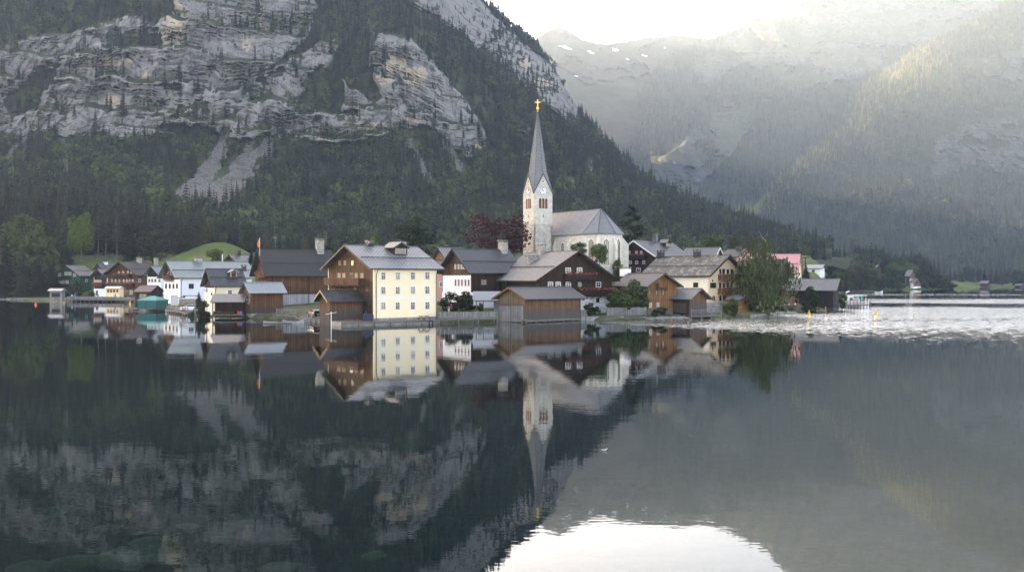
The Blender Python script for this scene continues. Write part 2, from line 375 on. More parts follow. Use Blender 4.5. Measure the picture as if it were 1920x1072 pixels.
curtain('cliff_mountain', lpx, L_TOP, L_BOT, lambda a, b: np.exp(tl(a / 400, b / 400)), l_detail, l_masks, 400, 30, m_left, 'steep grey limestone mountain with ledges and scree chutes behind the village', (10, .11, 4))  # unseen back ridge stretched out to shade the far mountain

# ------------------------------------------------------------------ the mountains across the lake
def simple_masks(polys, pal=(), snow=(), meadow=(), wood=1.0):
    def f(px, py):
        wx = px + 14 * fbm(px / 30, py / 30, 4, 121); wy = py + 12 * fbm(px / 30, py / 30, 4, 133)
        rock = np.zeros(px.shape); sn = np.zeros(px.shape); me_ = np.zeros(px.shape)
        for q in polys: rock = np.maximum(rock, soft(inpoly(wx, wy, q)))
        for (cx, cy_, rx, ry) in snow:
            e = np.hypot((px - cx + .6 * (py - cy_)) / rx, (py - cy_ - .25 * (px - cx)) / ry) + .5 * fbm(px / 6, py / 4, 3, 71); sn = np.maximum(sn, 1 - sstep(.7, 1, e))
        for q in meadow: me_ = np.maximum(me_, soft(inpoly(wx, wy, q)))
        rock = rock * (1 - sstep(.08, .3, fbm(px / 50, py / 28, 5, 181)))
        wd = (1 - sstep(.2, .6, rock)) * (1 - me_) * wood
        return dict(rock=rock, scree=np.zeros(px.shape), pale=np.zeros(px.shape), meadow=me_, snow=sn, wood=wd)
    return f
def far_detail(amp, s1, cl_amp):
    def f(px, py, X, Z, D, m):
        X = X + 9210.7
        big = amp * fbm(X / s1, Z / (s1 * 1.7) + D / s1 * .3, 6, 213, .5, True)
        led = terr(Z + .12 * X + s1 * .15 * fbm(X / s1, Z / s1, 3, 9), s1 * .16) * 1.1 + terr(Z + .12 * X, s1 * .05)
        return -big + (led * cl_amp * .45 - amp * .3 * fbm(X / (s1 * .2), Z / (s1 * .7), 4, 31, .55, True)) * m['rock'] + amp * .12 * fbm(X / (s1 * .1), Z / (s1 * .1), 4, 77)
    return f
CP = [(1330, 480, 1200), (1330, 420, 1900), (1330, 380, 2500), (1430, 500, 1250), (1430, 420, 1850), (1430, 330, 2400), (1430, 290, 2800), (1550, 518, 1230), (1550, 470, 1500), (1550, 420, 1800), (1550, 320, 2250), (1550, 215, 2900),
      (1700, 528, 1200), (1700, 470, 1500), (1700, 420, 1780), (1700, 300, 2200), (1700, 180, 2500), (1700, 95, 2950), (1900, 531, 1200), (1900, 470, 1500), (1900, 420, 1780), (1900, 300, 2150), (1900, 180, 2380), (1900, 60, 2700), (1900, -20, 3000),
      (2300, 530, 1200), (2300, 300, 2200), (2300, 100, 2600), (2300, -180, 3200), (2900, 530, 1200), (2900, 200, 2400), (2900, -150, 3300)]
tc = TPS([(a / 400, b / 400) for a, b, c in CP], [math.log(c) for a, b, c in CP])
m_far = terrain_material('forest_slope_rock', (.06, .062, .062), (.095, .095, .09), pale=(.15, .14, .13), rock_c=(.12, .118, .11), green_a=(.026, .040, .026), green_b=(.05, .064, .040), sc_=.6)  # slope greens paled as well, haze put into the ground colour
C_TOP = [(1330, 405), (1380, 370), (1410, 335), (1440, 300), (1498, 248), (1540, 218), (1597, 174), (1655, 137), (1712, 96), (1775, 62), (1848, 30), (1874, 12), (1920, -18), (2000, -70), (2300, -200), (2600, -260), (2900, -200)]
curtain('right_forest_mountain', np.r_[np.linspace(1330, 1960, 320), np.linspace(1970, 2900, 60)], C_TOP, [(1330, 520), (1450, 520), (2900, 534)], lambda a, b: np.exp(tc(a / 400, b / 400)),
        far_detail(45, 230, .9), simple_masks([[(1760, 262), (1800, 235), (1840, 225), (2100, 190), (2100, 320), (1920, 330), (1820, 312), (1740, 340)], [(1800, 120), (1880, 100), (2100, 80), (2100, 150), (1900, 155)]],
        meadow=[[(1395, 400), (1440, 362), (1446, 368), (1425, 405)]]), 190, 26, m_far, 'forested mountain with grey rock bands rising from the far right shore')
BP = [(1080, 330, 2340), (1080, 240, 2621), (1150, 420, 2153), (1150, 330, 2340), (1150, 260, 2761), (1220, 420, 2059), (1220, 300, 2387), (1220, 150, 3089), (1300, 420, 2059), (1300, 250, 2621), (1300, 85, 3463), (1450, 420, 2106), (1450, 200, 2808), (1450, 10, 3650),
      (1600, 420, 2246), (1600, 150, 2995), (1600, -60, 3931), (1900, 420, 2434), (1900, 100, 3276), (1900, -80, 3931), (2300, 400, 2527), (2300, -100, 3931)]
tb = TPS([(a / 400, b / 400) for a, b, c in BP], [math.log(c) for a, b, c in BP])
curtain('pale_ridge_mountain', np.r_[np.linspace(1080, 1960, 330), np.linspace(1975, 2300, 20)], [(1080, 330), (1120, 292), (1143, 256), (1158, 230), (1185, 193), (1221, 143), (1242, 116), (1268, 100), (1315, 79), (1346, 71), (1378, 56), (1414, 36), (1441, 20), (1452, 0), (1500, -32), (1600, -60), (1800, -80), (2300, -150)],
        [(1080, 440), (2300, 450)], lambda a, b: np.exp(tb(a / 400, b / 400)), far_detail(95, 480, .8),
        simple_masks([[(1440, 0), (1500, -80), (2300, -200), (2300, 120), (1700, 120), (1560, 160), (1480, 170), (1400, 120), (1320, 160), (1290, 130), (1380, 70)], [(1200, 330), (1300, 250), (1360, 190), (1420, 230), (1330, 330), (1290, 400), (1230, 400)]], wood=.9),
        150, 30, m_far, 'high pale mountain rising behind the forested slope on the right')
AP = [(950, 300, 2562), (950, 60, 3453), (1100, 300, 2451), (1100, 90, 3453), (1250, 300, 2562), (1250, 75, 3564), (1400, 300, 2673), (1400, 75, 3620)]
ta = TPS([(a / 400, b / 400) for a, b, c in AP], [math.log(c) for a, b, c in AP])
m_alp = terrain_material('alpine_meadow_rock', (.05, .05, .048), (.08, .078, .07), (.09, .085, .075), green_a=(.035, .034, .022), green_b=(.065, .06, .042), sc_=.25, snow=True)
curtain('alpine_mountain', np.linspace(950, 1420, 260), [(950, 95), (990, 80), (1004, 72), (1028, 57), (1046, 50), (1064, 58), (1085, 70), (1111, 81), (1137, 83), (1158, 80), (1184, 77), (1210, 70), (1236, 70), (1273, 66), (1310, 70), (1420, 90)],
        [(950, 330), (1420, 330)], lambda a, b: np.exp(ta(a / 400, b / 400)), far_detail(120, 700, .5), simple_masks([[(950, 60), (1420, 60), (1420, 130), (1300, 150), (1200, 140), (1100, 160), (1050, 120), (950, 180)]],
        snow=[(1062, 90, 17, 2.6), (1107, 98, 12, 2), (1154, 94, 9, 3.6), (1210, 105, 8, 1.6), (1247, 89, 5, 1.4), (1080, 143, 5, 1.2), (1178, 112, 6, 1.4)], wood=0), 110, 10, m_alp, 'bare distant peak flecked with snow patches at the head of the valley')

# ------------------------------------------------------------------ ground and lake
SH = [(-900, 570), (-200, 561), (0, 561), (60, 563), (130, 565), (245, 566), (262, 570), (300, 576), (385, 588), (400, 592), (470, 597), (520, 598), (556, 600), (600, 603), (640, 607), (700, 607), (820, 604), (935, 602), (1000, 600), (1090, 599.5), (1140, 601), (1210, 599), (1330, 596), (1400, 595), (1440, 591), (1500, 585), (1560, 582), (1585, 575)]
shore = [(at(a, b, shoreD(b)).x, shoreD(b)) for a, b in SH]
shore += [(at(1576, 0, 340).x, 340), (at(1579, 0, 430).x, 430), (at(1582, 0, 640).x, 640), (at(1586, 0, 780).x, 780)]
shore += [(at(a, b, shoreD(b)).x, shoreD(b)) for a, b in [(1620, 543.2), (1700, 543), (1790, 541.5), (1797, 540), (1800, 539), (1850, 538.6), (1920, 538.5), (2400, 538.5)]]
land = shore + [(6000, 1050), (6000, 6000), (-6000, 6000), (-6000, 300)]
def land_sd(x, y):
    d = np.full(np.shape(x), 1e9); n = len(land)
    for i in range(n):
        x1, y1 = land[i]; x2, y2 = land[(i + 1) % n]; L = (x2 - x1) ** 2 + (y2 - y1) ** 2 + 1e-9
        t = np.clip(((x - x1) * (x2 - x1) + (y - y1) * (y2 - y1)) / L, 0, 1)
        d = np.minimum(d, np.hypot(x - x1 - t * (x2 - x1), y - y1 - t * (y2 - y1)))
    return np.where(inpoly(x, y, land), d, -d)
GP = [(-500, 430, 6), (-300, 460, 22), (0, 425, 3), (60, 430, 2.2), (0, 450, 16), (0, 490, 30), (150, 420, 3), (150, 440, 8), (150, 458, 15), (230, 395, 2.6), (230, 455, 15), (200, 490, 22), (300, 345, 2.4), (300, 430, 15), (340, 296, 1.8), (420, 250, 1.6), (480, 290, 3), (380, 430, 22), (420, 440, 24.5), (470, 425, 18.5), (520, 430, 11), (560, 450, 7), (620, 450, 6),
      (560, 225, 1.8), (640, 200, 1.3), (760, 196, 1.2), (850, 210, 1.8), (900, 215, 2.0), (940, 240, 3), (1000, 245, 3.5), (1000, 280, 12.5), (1100, 280, 12.5), (1160, 275, 10.5), (1000, 340, 16), (850, 330, 10), (700, 320, 7), (560, 340, 8), (1200, 258, 8.5), (1250, 232, 2.4), (1350, 240, 2.0), (1440, 240, 1.2), (1450, 285, 4), (1500, 330, 6), (1550, 410, 6),
      (1400, 330, 10), (1300, 330, 12), (1520, 560, 18), (1590, 640, 20), (1540, 480, 11.5), (1560, 520, 10), (1575, 690, 15), (1640, 810, 3), (1700, 820, 2), (1700, 860, 6), (1770, 870, 2.5), (1600, 812, 4), (1600, 850, 19), (1560, 760, 20), (1630, 885, 18), (1650, 900, 19), (1700, 925, 15), (1745, 935, 8), (1650, 870, 12), (1650, 790, 1.5), (1900, 1150, 3), (1900, 1300, 8), (1830, 1200, 4), (600, 520, 24), (900, 540, 23), (1200, 560, 24), (1400, 640, 26), (300, 520, 27), (2400, 1300, 10), (-900, 600, 40), (1600, 1500, 20)]
tg = TPS([((a - HX) * d / F / 100, d / 100) for a, d, z in GP], [z for a, d, z in GP])
def ground_z(x, y):
    x = np.asarray(x, float); y = np.asarray(y, float)
    sd_ = land_sd(x, y); lim = (np.abs(x) < 900) & (y < 1600)
    t = np.clip(tg(x / 100, y / 100), .9, 45); t = np.where(lim, t, 20)
    up = np.minimum(.85 * sstep(-.2, 1.6, sd_) + .10 * np.maximum(sd_, 0), 1.0 + np.maximum(sd_ - 1, 0) * np.where(y > 400, 1.3, .45))
    zl = np.minimum(t, up + np.where(y > 400, 1.2, .25) * np.maximum(sd_ - 4, 0)) + .12 * gnoise(x / 6, y / 6, 3) * sstep(2, 10, sd_)
    deep = -.35 - .16 * np.maximum(-sd_, 0)
    near = -1.3 - .055 * np.maximum(y - 22 + .25 * x, 0) + .25 * gnoise(x / 3, y / 3, 5)
    return np.where(sd_ > -.2, zl, np.maximum(np.maximum(deep, np.minimum(near, -.9)), -11))
def gz(x, y): return float(ground_z(np.array([x]), np.array([y]))[0])
gx = np.r_[-np.geomspace(6000, 330, 26)[:-1], np.linspace(-320, 330, 330), np.geomspace(340, 6000, 60)[0:]]
gy = np.r_[np.linspace(-200, 10, 8), np.linspace(14, 130, 60), np.linspace(131.5, 470, 230), np.linspace(474, 1000, 130), np.geomspace(1010, 6000, 24)]
GX, GY = np.meshgrid(gx, gy); GZ = ground_z(GX, GY)
sdg = land_sd(GX, GY)
mead = np.zeros(GX.shape)
PXg = HX + GX * F / np.maximum(GY, 1)
mead = np.maximum(mead, ((PXg > 330) & (PXg < 520) & (GY > 330) & (GY < 480)).astype(float))
mead = np.maximum(mead, .75 * ((PXg > 85) & (PXg < 335) & (GY > 405) & (GY < 470)))
mead = np.maximum(mead, ((PXg > 1500) & (PXg < 1960) & (GY > 420) & (GY < 1500)).astype(float))
mead = np.maximum(mead, .9 * ((PXg > 822) & (PXg < 935) & (GY > 196) & (GY < 225)))
mead = np.maximum(mead, .9 * ((PXg > 1100) & (PXg < 1150) & (GY > 202) & (GY < 225)))
mead = np.maximum(mead, .9 * ((PXg > 1330) & (PXg < 1480) & (GY > 216) & (GY < 260)))
t = NT('ground_earth'); p = t.pos(); nz_ = t.noise(p, .35, 6, .65); nb = t.noise(p, .06, 4)
earth = t.mix(nz_, (.05, .05, .035), (.17, .155, .12)); gcol = t.mix(t.step(nb, .35, .65), (.05, .085, .02), (.105, .14, .038)); gcol = t.mix(t.math('MULTIPLY', nz_, .5), gcol, (.05, .065, .02))
c = t.mix(t.math('MULTIPLY', t.attr('meadow'), .95), t.mix(t.step(nz_, .4, .6), earth, (.045, .06, .02)), gcol)
zc = t.n('SeparateXYZ', None, Vector=p).outputs[2]
bed = t.mix(t.step(t.noise(p, .8, 5, .6), .4, .62), (.005, .008, .006), (.022, .027, .019)); bed = t.mix(t.step(t.n('TexVoronoi', None, Vector=p, Scale=.55).outputs[0], .25, .05), bed, (.032, .036, .027))
c = t.mix(t.step(zc, .15, -.1), c, bed)
m_ground = t.pbr(c, .95, t.bump(nz_, .6, .3), spec=.1)
me = np_mesh('ground', np.stack([GX, GY, GZ], -1).reshape(-1, 3), grid_faces(*GX.shape), {'meadow': soft(mead)}, True)
tag(link_mesh('ground', me, m_ground), None, None, None, 'structure')

t = NT('lake_water'); p = t.pos(); s_ = t.n('SeparateXYZ', None, Vector=p).outputs
nq = t.noise(t.map(p, (.02, .012, 1)), 1.0, 4, .6); nq2 = t.noise(t.map(p, (.10, .045, 1)), 1.0, 3, .6)
jit = t.math('ADD', t.math('MULTIPLY', t.math('SUBTRACT', nq, .5), 40), t.math('MULTIPLY', t.math('SUBTRACT', nq2, .5), 16))
yy = t.math('ADD', s_[1], t.math('MULTIPLY', jit, t.step(s_[1], 120, 320, .35, 1.5)))
ramp = t.n('ValToRGB'); t.set(ramp.inputs[0], t.math('DIVIDE', yy, 1000.0)); cr = ramp.color_ramp
stops = [(.098, 0), (.130, .2), (.155, .5), (.185, .95), (.20, .55), (.215, .85), (.275, .85), (.295, .12), (.335, .1), (.350, .8), (.40, .75), (.43, .08), (.50, .1), (.52, .45), (.545, .4), (.57, .03), (1, .0)]
while len(cr.elements) < len(stops): cr.elements.new(.5)
for e, (a, b) in zip(cr.elements, stops): e.position = a; e.color = (b, b, b, 1)
xl = t.math('ADD', t.math('MULTIPLY', t.math('SUBTRACT', 178.0, s_[1]), .50), 20.0)
lx = t.math('ADD', t.math('SUBTRACT', s_[0], xl), t.math('MULTIPLY', jit, .25))
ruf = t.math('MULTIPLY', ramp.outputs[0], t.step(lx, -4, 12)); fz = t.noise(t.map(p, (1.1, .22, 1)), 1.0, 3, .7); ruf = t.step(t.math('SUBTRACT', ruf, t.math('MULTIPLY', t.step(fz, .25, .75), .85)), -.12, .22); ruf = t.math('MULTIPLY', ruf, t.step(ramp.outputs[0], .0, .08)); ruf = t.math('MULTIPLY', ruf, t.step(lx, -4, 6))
w1 = t.noise(t.map(p, (.5, .8, 1)), 1.0, 3, .5); w2 = t.noise(t.map(p, (.07, .14, 1)), 1.0, 2, .5); w3 = t.noise(t.map(p, (2.0, 3.2, 1)), 1.0, 2, .5)
calm = t.math('ADD', t.math('ADD', t.math('MULTIPLY', w1, .0048), t.math('MULTIPLY', w2, .016)), t.math('MULTIPLY', w3, .0010))
cw = t.noise(t.map(p, (.9, .15, 1)), 1.0, 3, .65)
hgt = t.math('ADD', t.math('MULTIPLY', calm, t.step(nq, .3, .7, .2, 1.3)), t.math('MULTIPLY', t.math('MULTIPLY', cw, ruf), .8))
nrm = t.bump(hgt, 1.0, 1.0)
fr = t.n('Fresnel', None, IOR=1.33, Normal=nrm).outputs[0]
gl = t.n('BsdfGlossy', None, Color=(.96, .98, .985), Roughness=t.math('ADD', t.math('MULTIPLY', ruf, .07), .006), Normal=nrm).outputs[0]
tr = t.n('BsdfTransparent', None, Color=(.32, .50, .47)).outputs[0]
df = t.n('BsdfDiffuse', None, Color=(.002, .015, .016)).outputs[0]
body = t.n('MixShader', None, i0=.35, i1=tr, i2=df).outputs[0]
fin = t.n('MixShader', None, i0=t.math('ADD', fr, t.math('MULTIPLY', ruf, .75), clamp=True), i1=body, i2=gl).outputs[0]; t.t.links.new(fin, t.out.inputs[0]); m_water = t.m  # ruffled bands mirror more than Fresnel gives: glitter brightness painted in
wv = [(-6000, -190, 0), (6000, -190, 0), (6000, 1080, 0), (-6000, 1080, 0)]
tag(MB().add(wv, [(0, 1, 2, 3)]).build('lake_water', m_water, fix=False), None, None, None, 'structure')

# haze: the sunlit mist of the valley
t = NT('valley_haze'); v = t.n('VolumePrincipled'); v.inputs['Color'].default_value = (.55, .755, 1.0, 1); v.inputs['Density'].default_value = HAZE; v.inputs['Anisotropy'].default_value = HAZE_G
t.t.links.new(v.outputs[0], t.out.inputs[1])
tag(MB().box((-7000, -300, -13), (7000, 8200, 1500)).build('haze', t.m), None, None, None, 'stuff')

# ------------------------------------------------------------------ trees
def foliage_material(name, a, b, var=.35, trans=.0):
    t = NT(name); oi = t.n('ObjectInfo').outputs['Random']; p = t.ob()
    n1 = t.noise(p, .9, 3); c = t.mix(t.step(n1, .3, .7), a, b)
    c = t.mix(t.math('MULTIPLY', oi, var), c, (a[0] * 1.9 + .012, a[1] * 1.5 + .008, a[2] * .9)); hs = t.n('HueSaturation', None, Value=t.math('ADD', .5, t.math('MULTIPLY', oi, 1.0)), Color=c)
    return t.pbr(hs.outputs[0], .75, spec=.15)
def bark_material(name, a, b):
    t = NT(name); n1 = t.noise(t.map(t.ob(), (6, 6, 1.2)), 1, 4, .6)
    return t.pbr(t.mix(n1, a, b), .9, t.bump(n1, .5, .03), spec=.1)
F_SPRUCE = foliage_material('spruce_needles', (0.007, 0.012, 0.007), (0.016, 0.024, 0.012))
F_DARK = foliage_material('dark_spruce_needles', (0.006, 0.010, 0.006), (0.014, 0.019, 0.010), .2)
F_BROAD = foliage_material('broad_leaves', (0.026, 0.042, 0.017), (0.050, 0.070, 0.030), .4)
F_LIME = foliage_material('lime_green_leaves', (0.053, 0.088, 0.014), (0.105, 0.146, 0.027), .1)
F_OLIVE = foliage_material('olive_leaves', (0.021, 0.025, 0.010), (0.049, 0.053, 0.023), .1)
F_DEEP = foliage_material('deep_green_leaves', (0.013, 0.028, 0.008), (0.038, 0.064, 0.019), .2)
F_PINE = foliage_material('dark_pine_needles', (0.008, 0.015, 0.008), (0.021, 0.034, 0.016), .1)
F_BEECH = foliage_material('copper_beech_leaves', (0.028, 0.010, 0.011), (0.072, 0.026, 0.027), .1)
F_BIRCH = foliage_material('birch_leaves', (0.027, 0.038, 0.013), (0.064, 0.075, 0.031), .1)
BARK = bark_material('grey_bark', (.05, .045, .04), (.16, .14, .12))
BIRCHBARK = bark_material('birch_bark', (.10, .09, .08), (.55, .53, .50))

def conifer_mesh(name, seed, layers, spikes, wid, base=.06, droop=.35, sub=1):
    """unit-high conifer crown: tiers of drooping boughs, each a small fan of faces"""
    r = random.Random(seed); V = []; Fc = []
    for i in range(layers):
        f = i / (layers - 1); z = base + (1 - base) * f ** .9; rad = wid * (1 - f) ** .85 * (.82 + .36 * r.random()) + .006
        n = max(4, int(spikes * (1 - .55 * f))); a0 = r.random() * 6.28
        for k in range(n):
            if r.random() < .07: continue
            a = a0 + 6.283 * k / n + r.uniform(-.2, .2); L = rad * r.uniform(.7, 1.15); wv = L * .34 + .006; th = .55 * (1 - base) / layers
            ca, sa = math.cos(a), math.sin(a); dz = -droop * L * r.uniform(.6, 1.3)
            b = len(V)
            V += [(0, 0, z + th * .8), (ca * L * .55 - sa * wv, sa * L * .55 + ca * wv, z + dz * .45 - th * .35), (ca * L, sa * L, z + dz), (ca * L * .55 + sa * wv, sa * L * .55 - ca * wv, z + dz * .45 - th * .35), (ca * L * .5, sa * L * .5, z + dz * .3 + th * .55)]
            Fc += [(b, b + 1, b + 4), (b + 1, b + 2, b + 4), (b + 2, b + 3, b + 4), (b + 3, b, b + 4)]
    me = bpy.data.meshes.new(name); me.from_pydata(V, [], Fc); return me
def leaf_mesh(name, seed, blobs, per, leaf, flat=1.0, spread=None, hang=0.0):
    """crown from many small leaf-clump faces spread on overlapping lumps; blobs = [(x,y,z,r)]"""
    g = np.random.default_rng(seed); V = []; Q = []; b = 0
    for (x, y, z, rr) in blobs:
        n = max(6, int(per * rr * rr / (.0055 if per > 3 else .004)))
        d = g.normal(size=(n, 3)); d /= np.linalg.norm(d, axis=1)[:, None]
        rad = rr * (.55 + .5 * g.random(n) ** .5); c = np.array([x, y, z]) + d * rad[:, None] * [1, 1, flat]
        nn = d + g.normal(size=(n, 3)) * .45; nn /= np.linalg.norm(nn, axis=1)[:, None]
        t1 = np.cross(nn, g.normal(size=(n, 3))); t1 /= np.linalg.norm(t1, axis=1)[:, None] + 1e-9; t2 = np.cross(nn, t1)
        if hang: t1 = t1 * .4 + np.array([0, 0, -hang]); c[:, 2] -= g.random(n) * hang * leaf * 2
        s = leaf * (.6 + .8 * g.random(n))[:, None]
        q = np.stack([c - t1 * s, c + t2 * s * .7, c + t1 * s, c - t2 * s * .7], 1).reshape(-1, 3)
        V.append(q); Q.append(np.arange(b, b + 4 * n).reshape(-1, 4)); b += 4 * n
    return np_mesh(name, np.concatenate(V), np.concatenate(Q))
def lumps(seed, n, shape='round', h0=.25):
    r = random.Random(seed); out = []
    for i in range(n):
        for _ in range(50):
            x, y, z = r.uniform(-1, 1), r.uniform(-1, 1), r.uniform(0, 1)
            if shape == 'round': w_ = math.sqrt(max(0, 1 - (2 * z - 1) ** 2)) * (1.0 if z > .4 else .92)
            elif shape == 'tall': w_ = (math.sin(math.pi * min(1, z * .9 + .12)) ** .7)
            elif shape == 'cone': w_ = 1.05 - z
            else: w_ = 1.0
            if math.hypot(x, y) < w_: break
        out.append((x * .34, y * .34, h0 + (1 - h0) * z * .93, r.uniform(.075, .14)))
    return out
def trunk_mesh(name, seed, h, r0, limbs, lean=0.0, spread=.3, z0=.2):
    m = MB(); r = random.Random(seed)
    pts = [(lean * z * z + .012 * math.sin(5 * z + seed), .01 * math.cos(7 * z), z * h) for z in (0, .08, .25, .5, .75, 1)]
    m.tube([(a, b, c - .01 if i == 0 else c) for i, (a, b, c) in enumerate(pts)], [r0 * 1.35, r0, r0 * .85, r0 * .6, r0 * .35, r0 * .1], 7)
    for i in range(limbs):
        z = z0 + (h * .92 - z0) * (i + .5) / limbs; a = i * 2.4 + r.random(); L = spread * r.uniform(.6, 1) * (1 - .5 * (z / h - z0))
        p = Vector((lean * (z / h) ** 2, 0, z)); e = p + Vector((math.cos(a) * L, math.sin(a) * L, L * r.uniform(.4, .9)))
        m.tube([p, p.lerp(e, .5) + Vector((0, 0, -.02)), e], [r0 * .4, r0 * .25, r0 * .08], 5)
    return m.mesh(name)
# --- prototypes for the far woods (never shown by themselves)
protos = bpy.data.collections.new('far_wood_kinds')
def proto(name, me, m):
    o = bpy.data.objects.new(name, me); me.materials.append(m); protos.objects.link(o); return o
proto('a_far_spruce', conifer_mesh('far_spruce', 1, 13, 9, .17, .04, .45), F_SPRUCE); proto('b_far_spruce', conifer_mesh('far_spruce', 2, 12, 9, .21, .04, .5), F_SPRUCE)
proto('c_far_spruce', conifer_mesh('far_spruce', 3, 14, 8, .135, .04, .4), F_DARK); proto('d_far_leaf', leaf_mesh('far_leaf', 4, lumps(4, 11, 'round', .08), 2.9, .085), F_BROAD)
proto('e_far_leaf', leaf_mesh('far_leaf', 5, lumps(5, 10, 'tall', .06), 2.9, .08), F_BROAD)
far_protos = bpy.data.collections.new('hazy_wood_kinds')
F_HAZED = foliage_material('hazed_needles', (0.027, 0.040, 0.033), (0.052, 0.068, 0.052), .5); F_HAZED2 = foliage_material('hazed_leaves', (0.040, 0.058, 0.040), (0.072, 0.092, 0.060), .4)  # foliage made paler and bluer: distance haze put into its colour
F_SUNLIT = foliage_material('sunlit_ridge_needles', (0.100, 0.105, 0.035), (0.170, 0.165, 0.060), .3)  # warm ridge sunlight put into the needle colour
for n_, src, m_ in (('f_far_spruce', 'a_far_spruce', F_HAZED), ('g_far_spruce', 'b_far_spruce', F_HAZED), ('h_far_spruce', 'c_far_spruce', F_HAZED), ('i_far_leaf', 'd_far_leaf', F_HAZED2), ('j_far_leaf', 'e_far_leaf', F_HAZED2), ('k_far_sunlit', 'b_far_spruce', F_SUNLIT)):
    me = bpy.data.objects[src].data.copy(); me.materials.clear(); me.materials.append(m_); far_protos.objects.link(bpy.data.objects.new(n_, me))
def forest(name, P, S, rot, kind, label):
    me = bpy.data.meshes.new(name); me.vertices.add(len(P)); me.vertices.foreach_set('co', P.astype(np.float32).ravel())
    for n_, a, ty in (('size', S, 'FLOAT'), ('turn', rot, 'FLOAT')): me.attributes.new(n_, ty, 'POINT').data.foreach_set('value', a.astype(np.float32))
    me.attributes.new('pick', 'INT', 'POINT').data.foreach_set('value', kind.astype(np.int32))
    o = link_mesh(name, me, None); tag(o, label, 'forest', None, 'stuff')
    g = bpy.data.node_groups.new(name, 'GeometryNodeTree'); g.interface.new_socket('Geometry', in_out='INPUT', socket_type='NodeSocketGeometry'); g.interface.new_socket('Geometry', in_out='OUTPUT', socket_type='NodeSocketGeometry')
    nn = g.nodes; gi = nn.new('NodeGroupInput'); go = nn.new('NodeGroupOutput'); ip = nn.new('GeometryNodeInstanceOnPoints'); ci = nn.new('GeometryNodeCollectionInfo')
    ci.inputs[0].default_value = protos if name == 'mountain_forest' else far_protos; ci.inputs[1].default_value = True; ci.inputs[2].default_value = True
    def na(n_, ty):
        q = nn.new('GeometryNodeInputNamedAttribute'); q.data_type = ty; q.inputs[0].default_value = n_; return q.outputs[0]
    cx = nn.new('ShaderNodeCombineXYZ'); g.links.new(na('turn', 'FLOAT'), cx.inputs[2]); cs = nn.new('ShaderNodeCombineXYZ'); sz = na('size', 'FLOAT')
    for k in range(3): g.links.new(sz, cs.inputs[k])
    L = g.links.new; L(gi.outputs[0], ip.inputs['Points']); L(ci.outputs[0], ip.inputs['Instance']); ip.inputs['Pick Instance'].default_value = True
    L(na('pick', 'INT'), ip.inputs['Instance Index']); L(cx.outputs[0], ip.inputs['Rotation']); L(cs.outputs[0], ip.inputs['Scale']); L(ip.outputs[0], go.inputs[0])
    md = o.modifiers.new('scatter', 'NODES'); md.node_group = g
    return o
def scatter(fname, name, n, dens, hmin, hmax, broad, label, seed, ridge_sun=None):
    f = FIELDS[fname]; g = np.random.default_rng(seed); G = f['G']
    wgt = (f['area'] * dens(f))[:-1, :-1].ravel(); wgt /= wgt.sum()
    idx = g.choice(len(wgt), n, p=wgt); r, c = np.divmod(idx, G.shape[1] - 1); u = g.random(n)[:, None]; v = g.random(n)[:, None]
    P = G[r, c] * (1 - u) * (1 - v) + G[r, c + 1] * u * (1 - v) + G[r + 1, c] * (1 - u) * v + G[r + 1, c + 1] * u * v
    P[:, 2] -= .6
    bl = broad(P, f['PX'][r, c], f['PY'][r, c]); isb = g.random(n) < bl
    kind = np.where(isb, 3 + g.integers(0, 2, n), g.integers(0, 3, n))
    if ridge_sun is not None: kind = np.where(g.random(n) < ridge_sun(f['PX'][r, c], f['PY'][r, c]), 5, kind)
    S = (hmin + (hmax - hmin) * g.random(n) ** 1.4) * np.where(isb, .8, 1)
    rk = f['rock'][r, c]; S *= (1 - .5 * rk) * np.where(g.random(n) < .25, .6, 1) * np.where(g.random(n) < .12, 1.3, 1)
    forest(name, P, S, g.random(n) * 6.28, kind, label)
def l_dens(f):
    m = f['m']; d = m['wood'] + .13 * (1 - m['scree']) * (m['rock'] > .05) * (f['nz'] > .45) + .03 * m['grass']
    d = np.where(f['PY'] < -40, 0, d); d = np.where((f['PX'] < -420), 0, d)
    clear = sstep(.2, .42, fbm(f['PX'] / 45, f['PY'] / 60, 4, 99)) * sstep(420, 330, f['PY'])
    near = 1 + 1.2 * sstep(380, 470, f['PY'])
    return d * (1 - .85 * clear) * near * np.where(f['PX'] > 1490, np.where(f['PX'] > 1605, .3, np.where(f['PY'] < 466, .5, 0)), 1)
scatter('cliff_mountain', 'mountain_forest', 20500, l_dens, 9, 19, lambda P, x, y: np.clip(.30 + .9 * fbm(P[:, 0] / 55, P[:, 1] / 55, 3, 5) + .15 * sstep(330, 420, y), .03, .8), 'mixed spruce and beech forest covering the slopes below the cliffs', 5)
scatter('right_forest_mountain', 'far_slope_forest', 17000, lambda f: f['m']['wood'] * (f['PX'] < 1990) * (f['PY'] > -40), 12, 20, lambda P, x, y: np.clip(.12 + .6 * fbm(P[:, 0] / 120, P[:, 1] / 120, 3, 5), .02, .6), 'hazy forest covering the mountain on the far right', 6, lambda x, y: .8 * (1 - sstep(40, 120, y - np.interp(x, [1380, 1440, 1498, 1597, 1712, 1848], [370, 300, 248, 174, 96, 30]))) * (1 - sstep(1690, 1800, x)))  # trees near the ridge line take the painted sunlit colour
scatter('pale_ridge_mountain', 'high_slope_forest', 9000, lambda f: f['m']['wood'] * (f['PX'] < 1980) * (f['PY'] > 40), 15, 24, lambda P, x, y: np.full(len(P), .05), 'faint forest high on the pale mountain behind', 7)

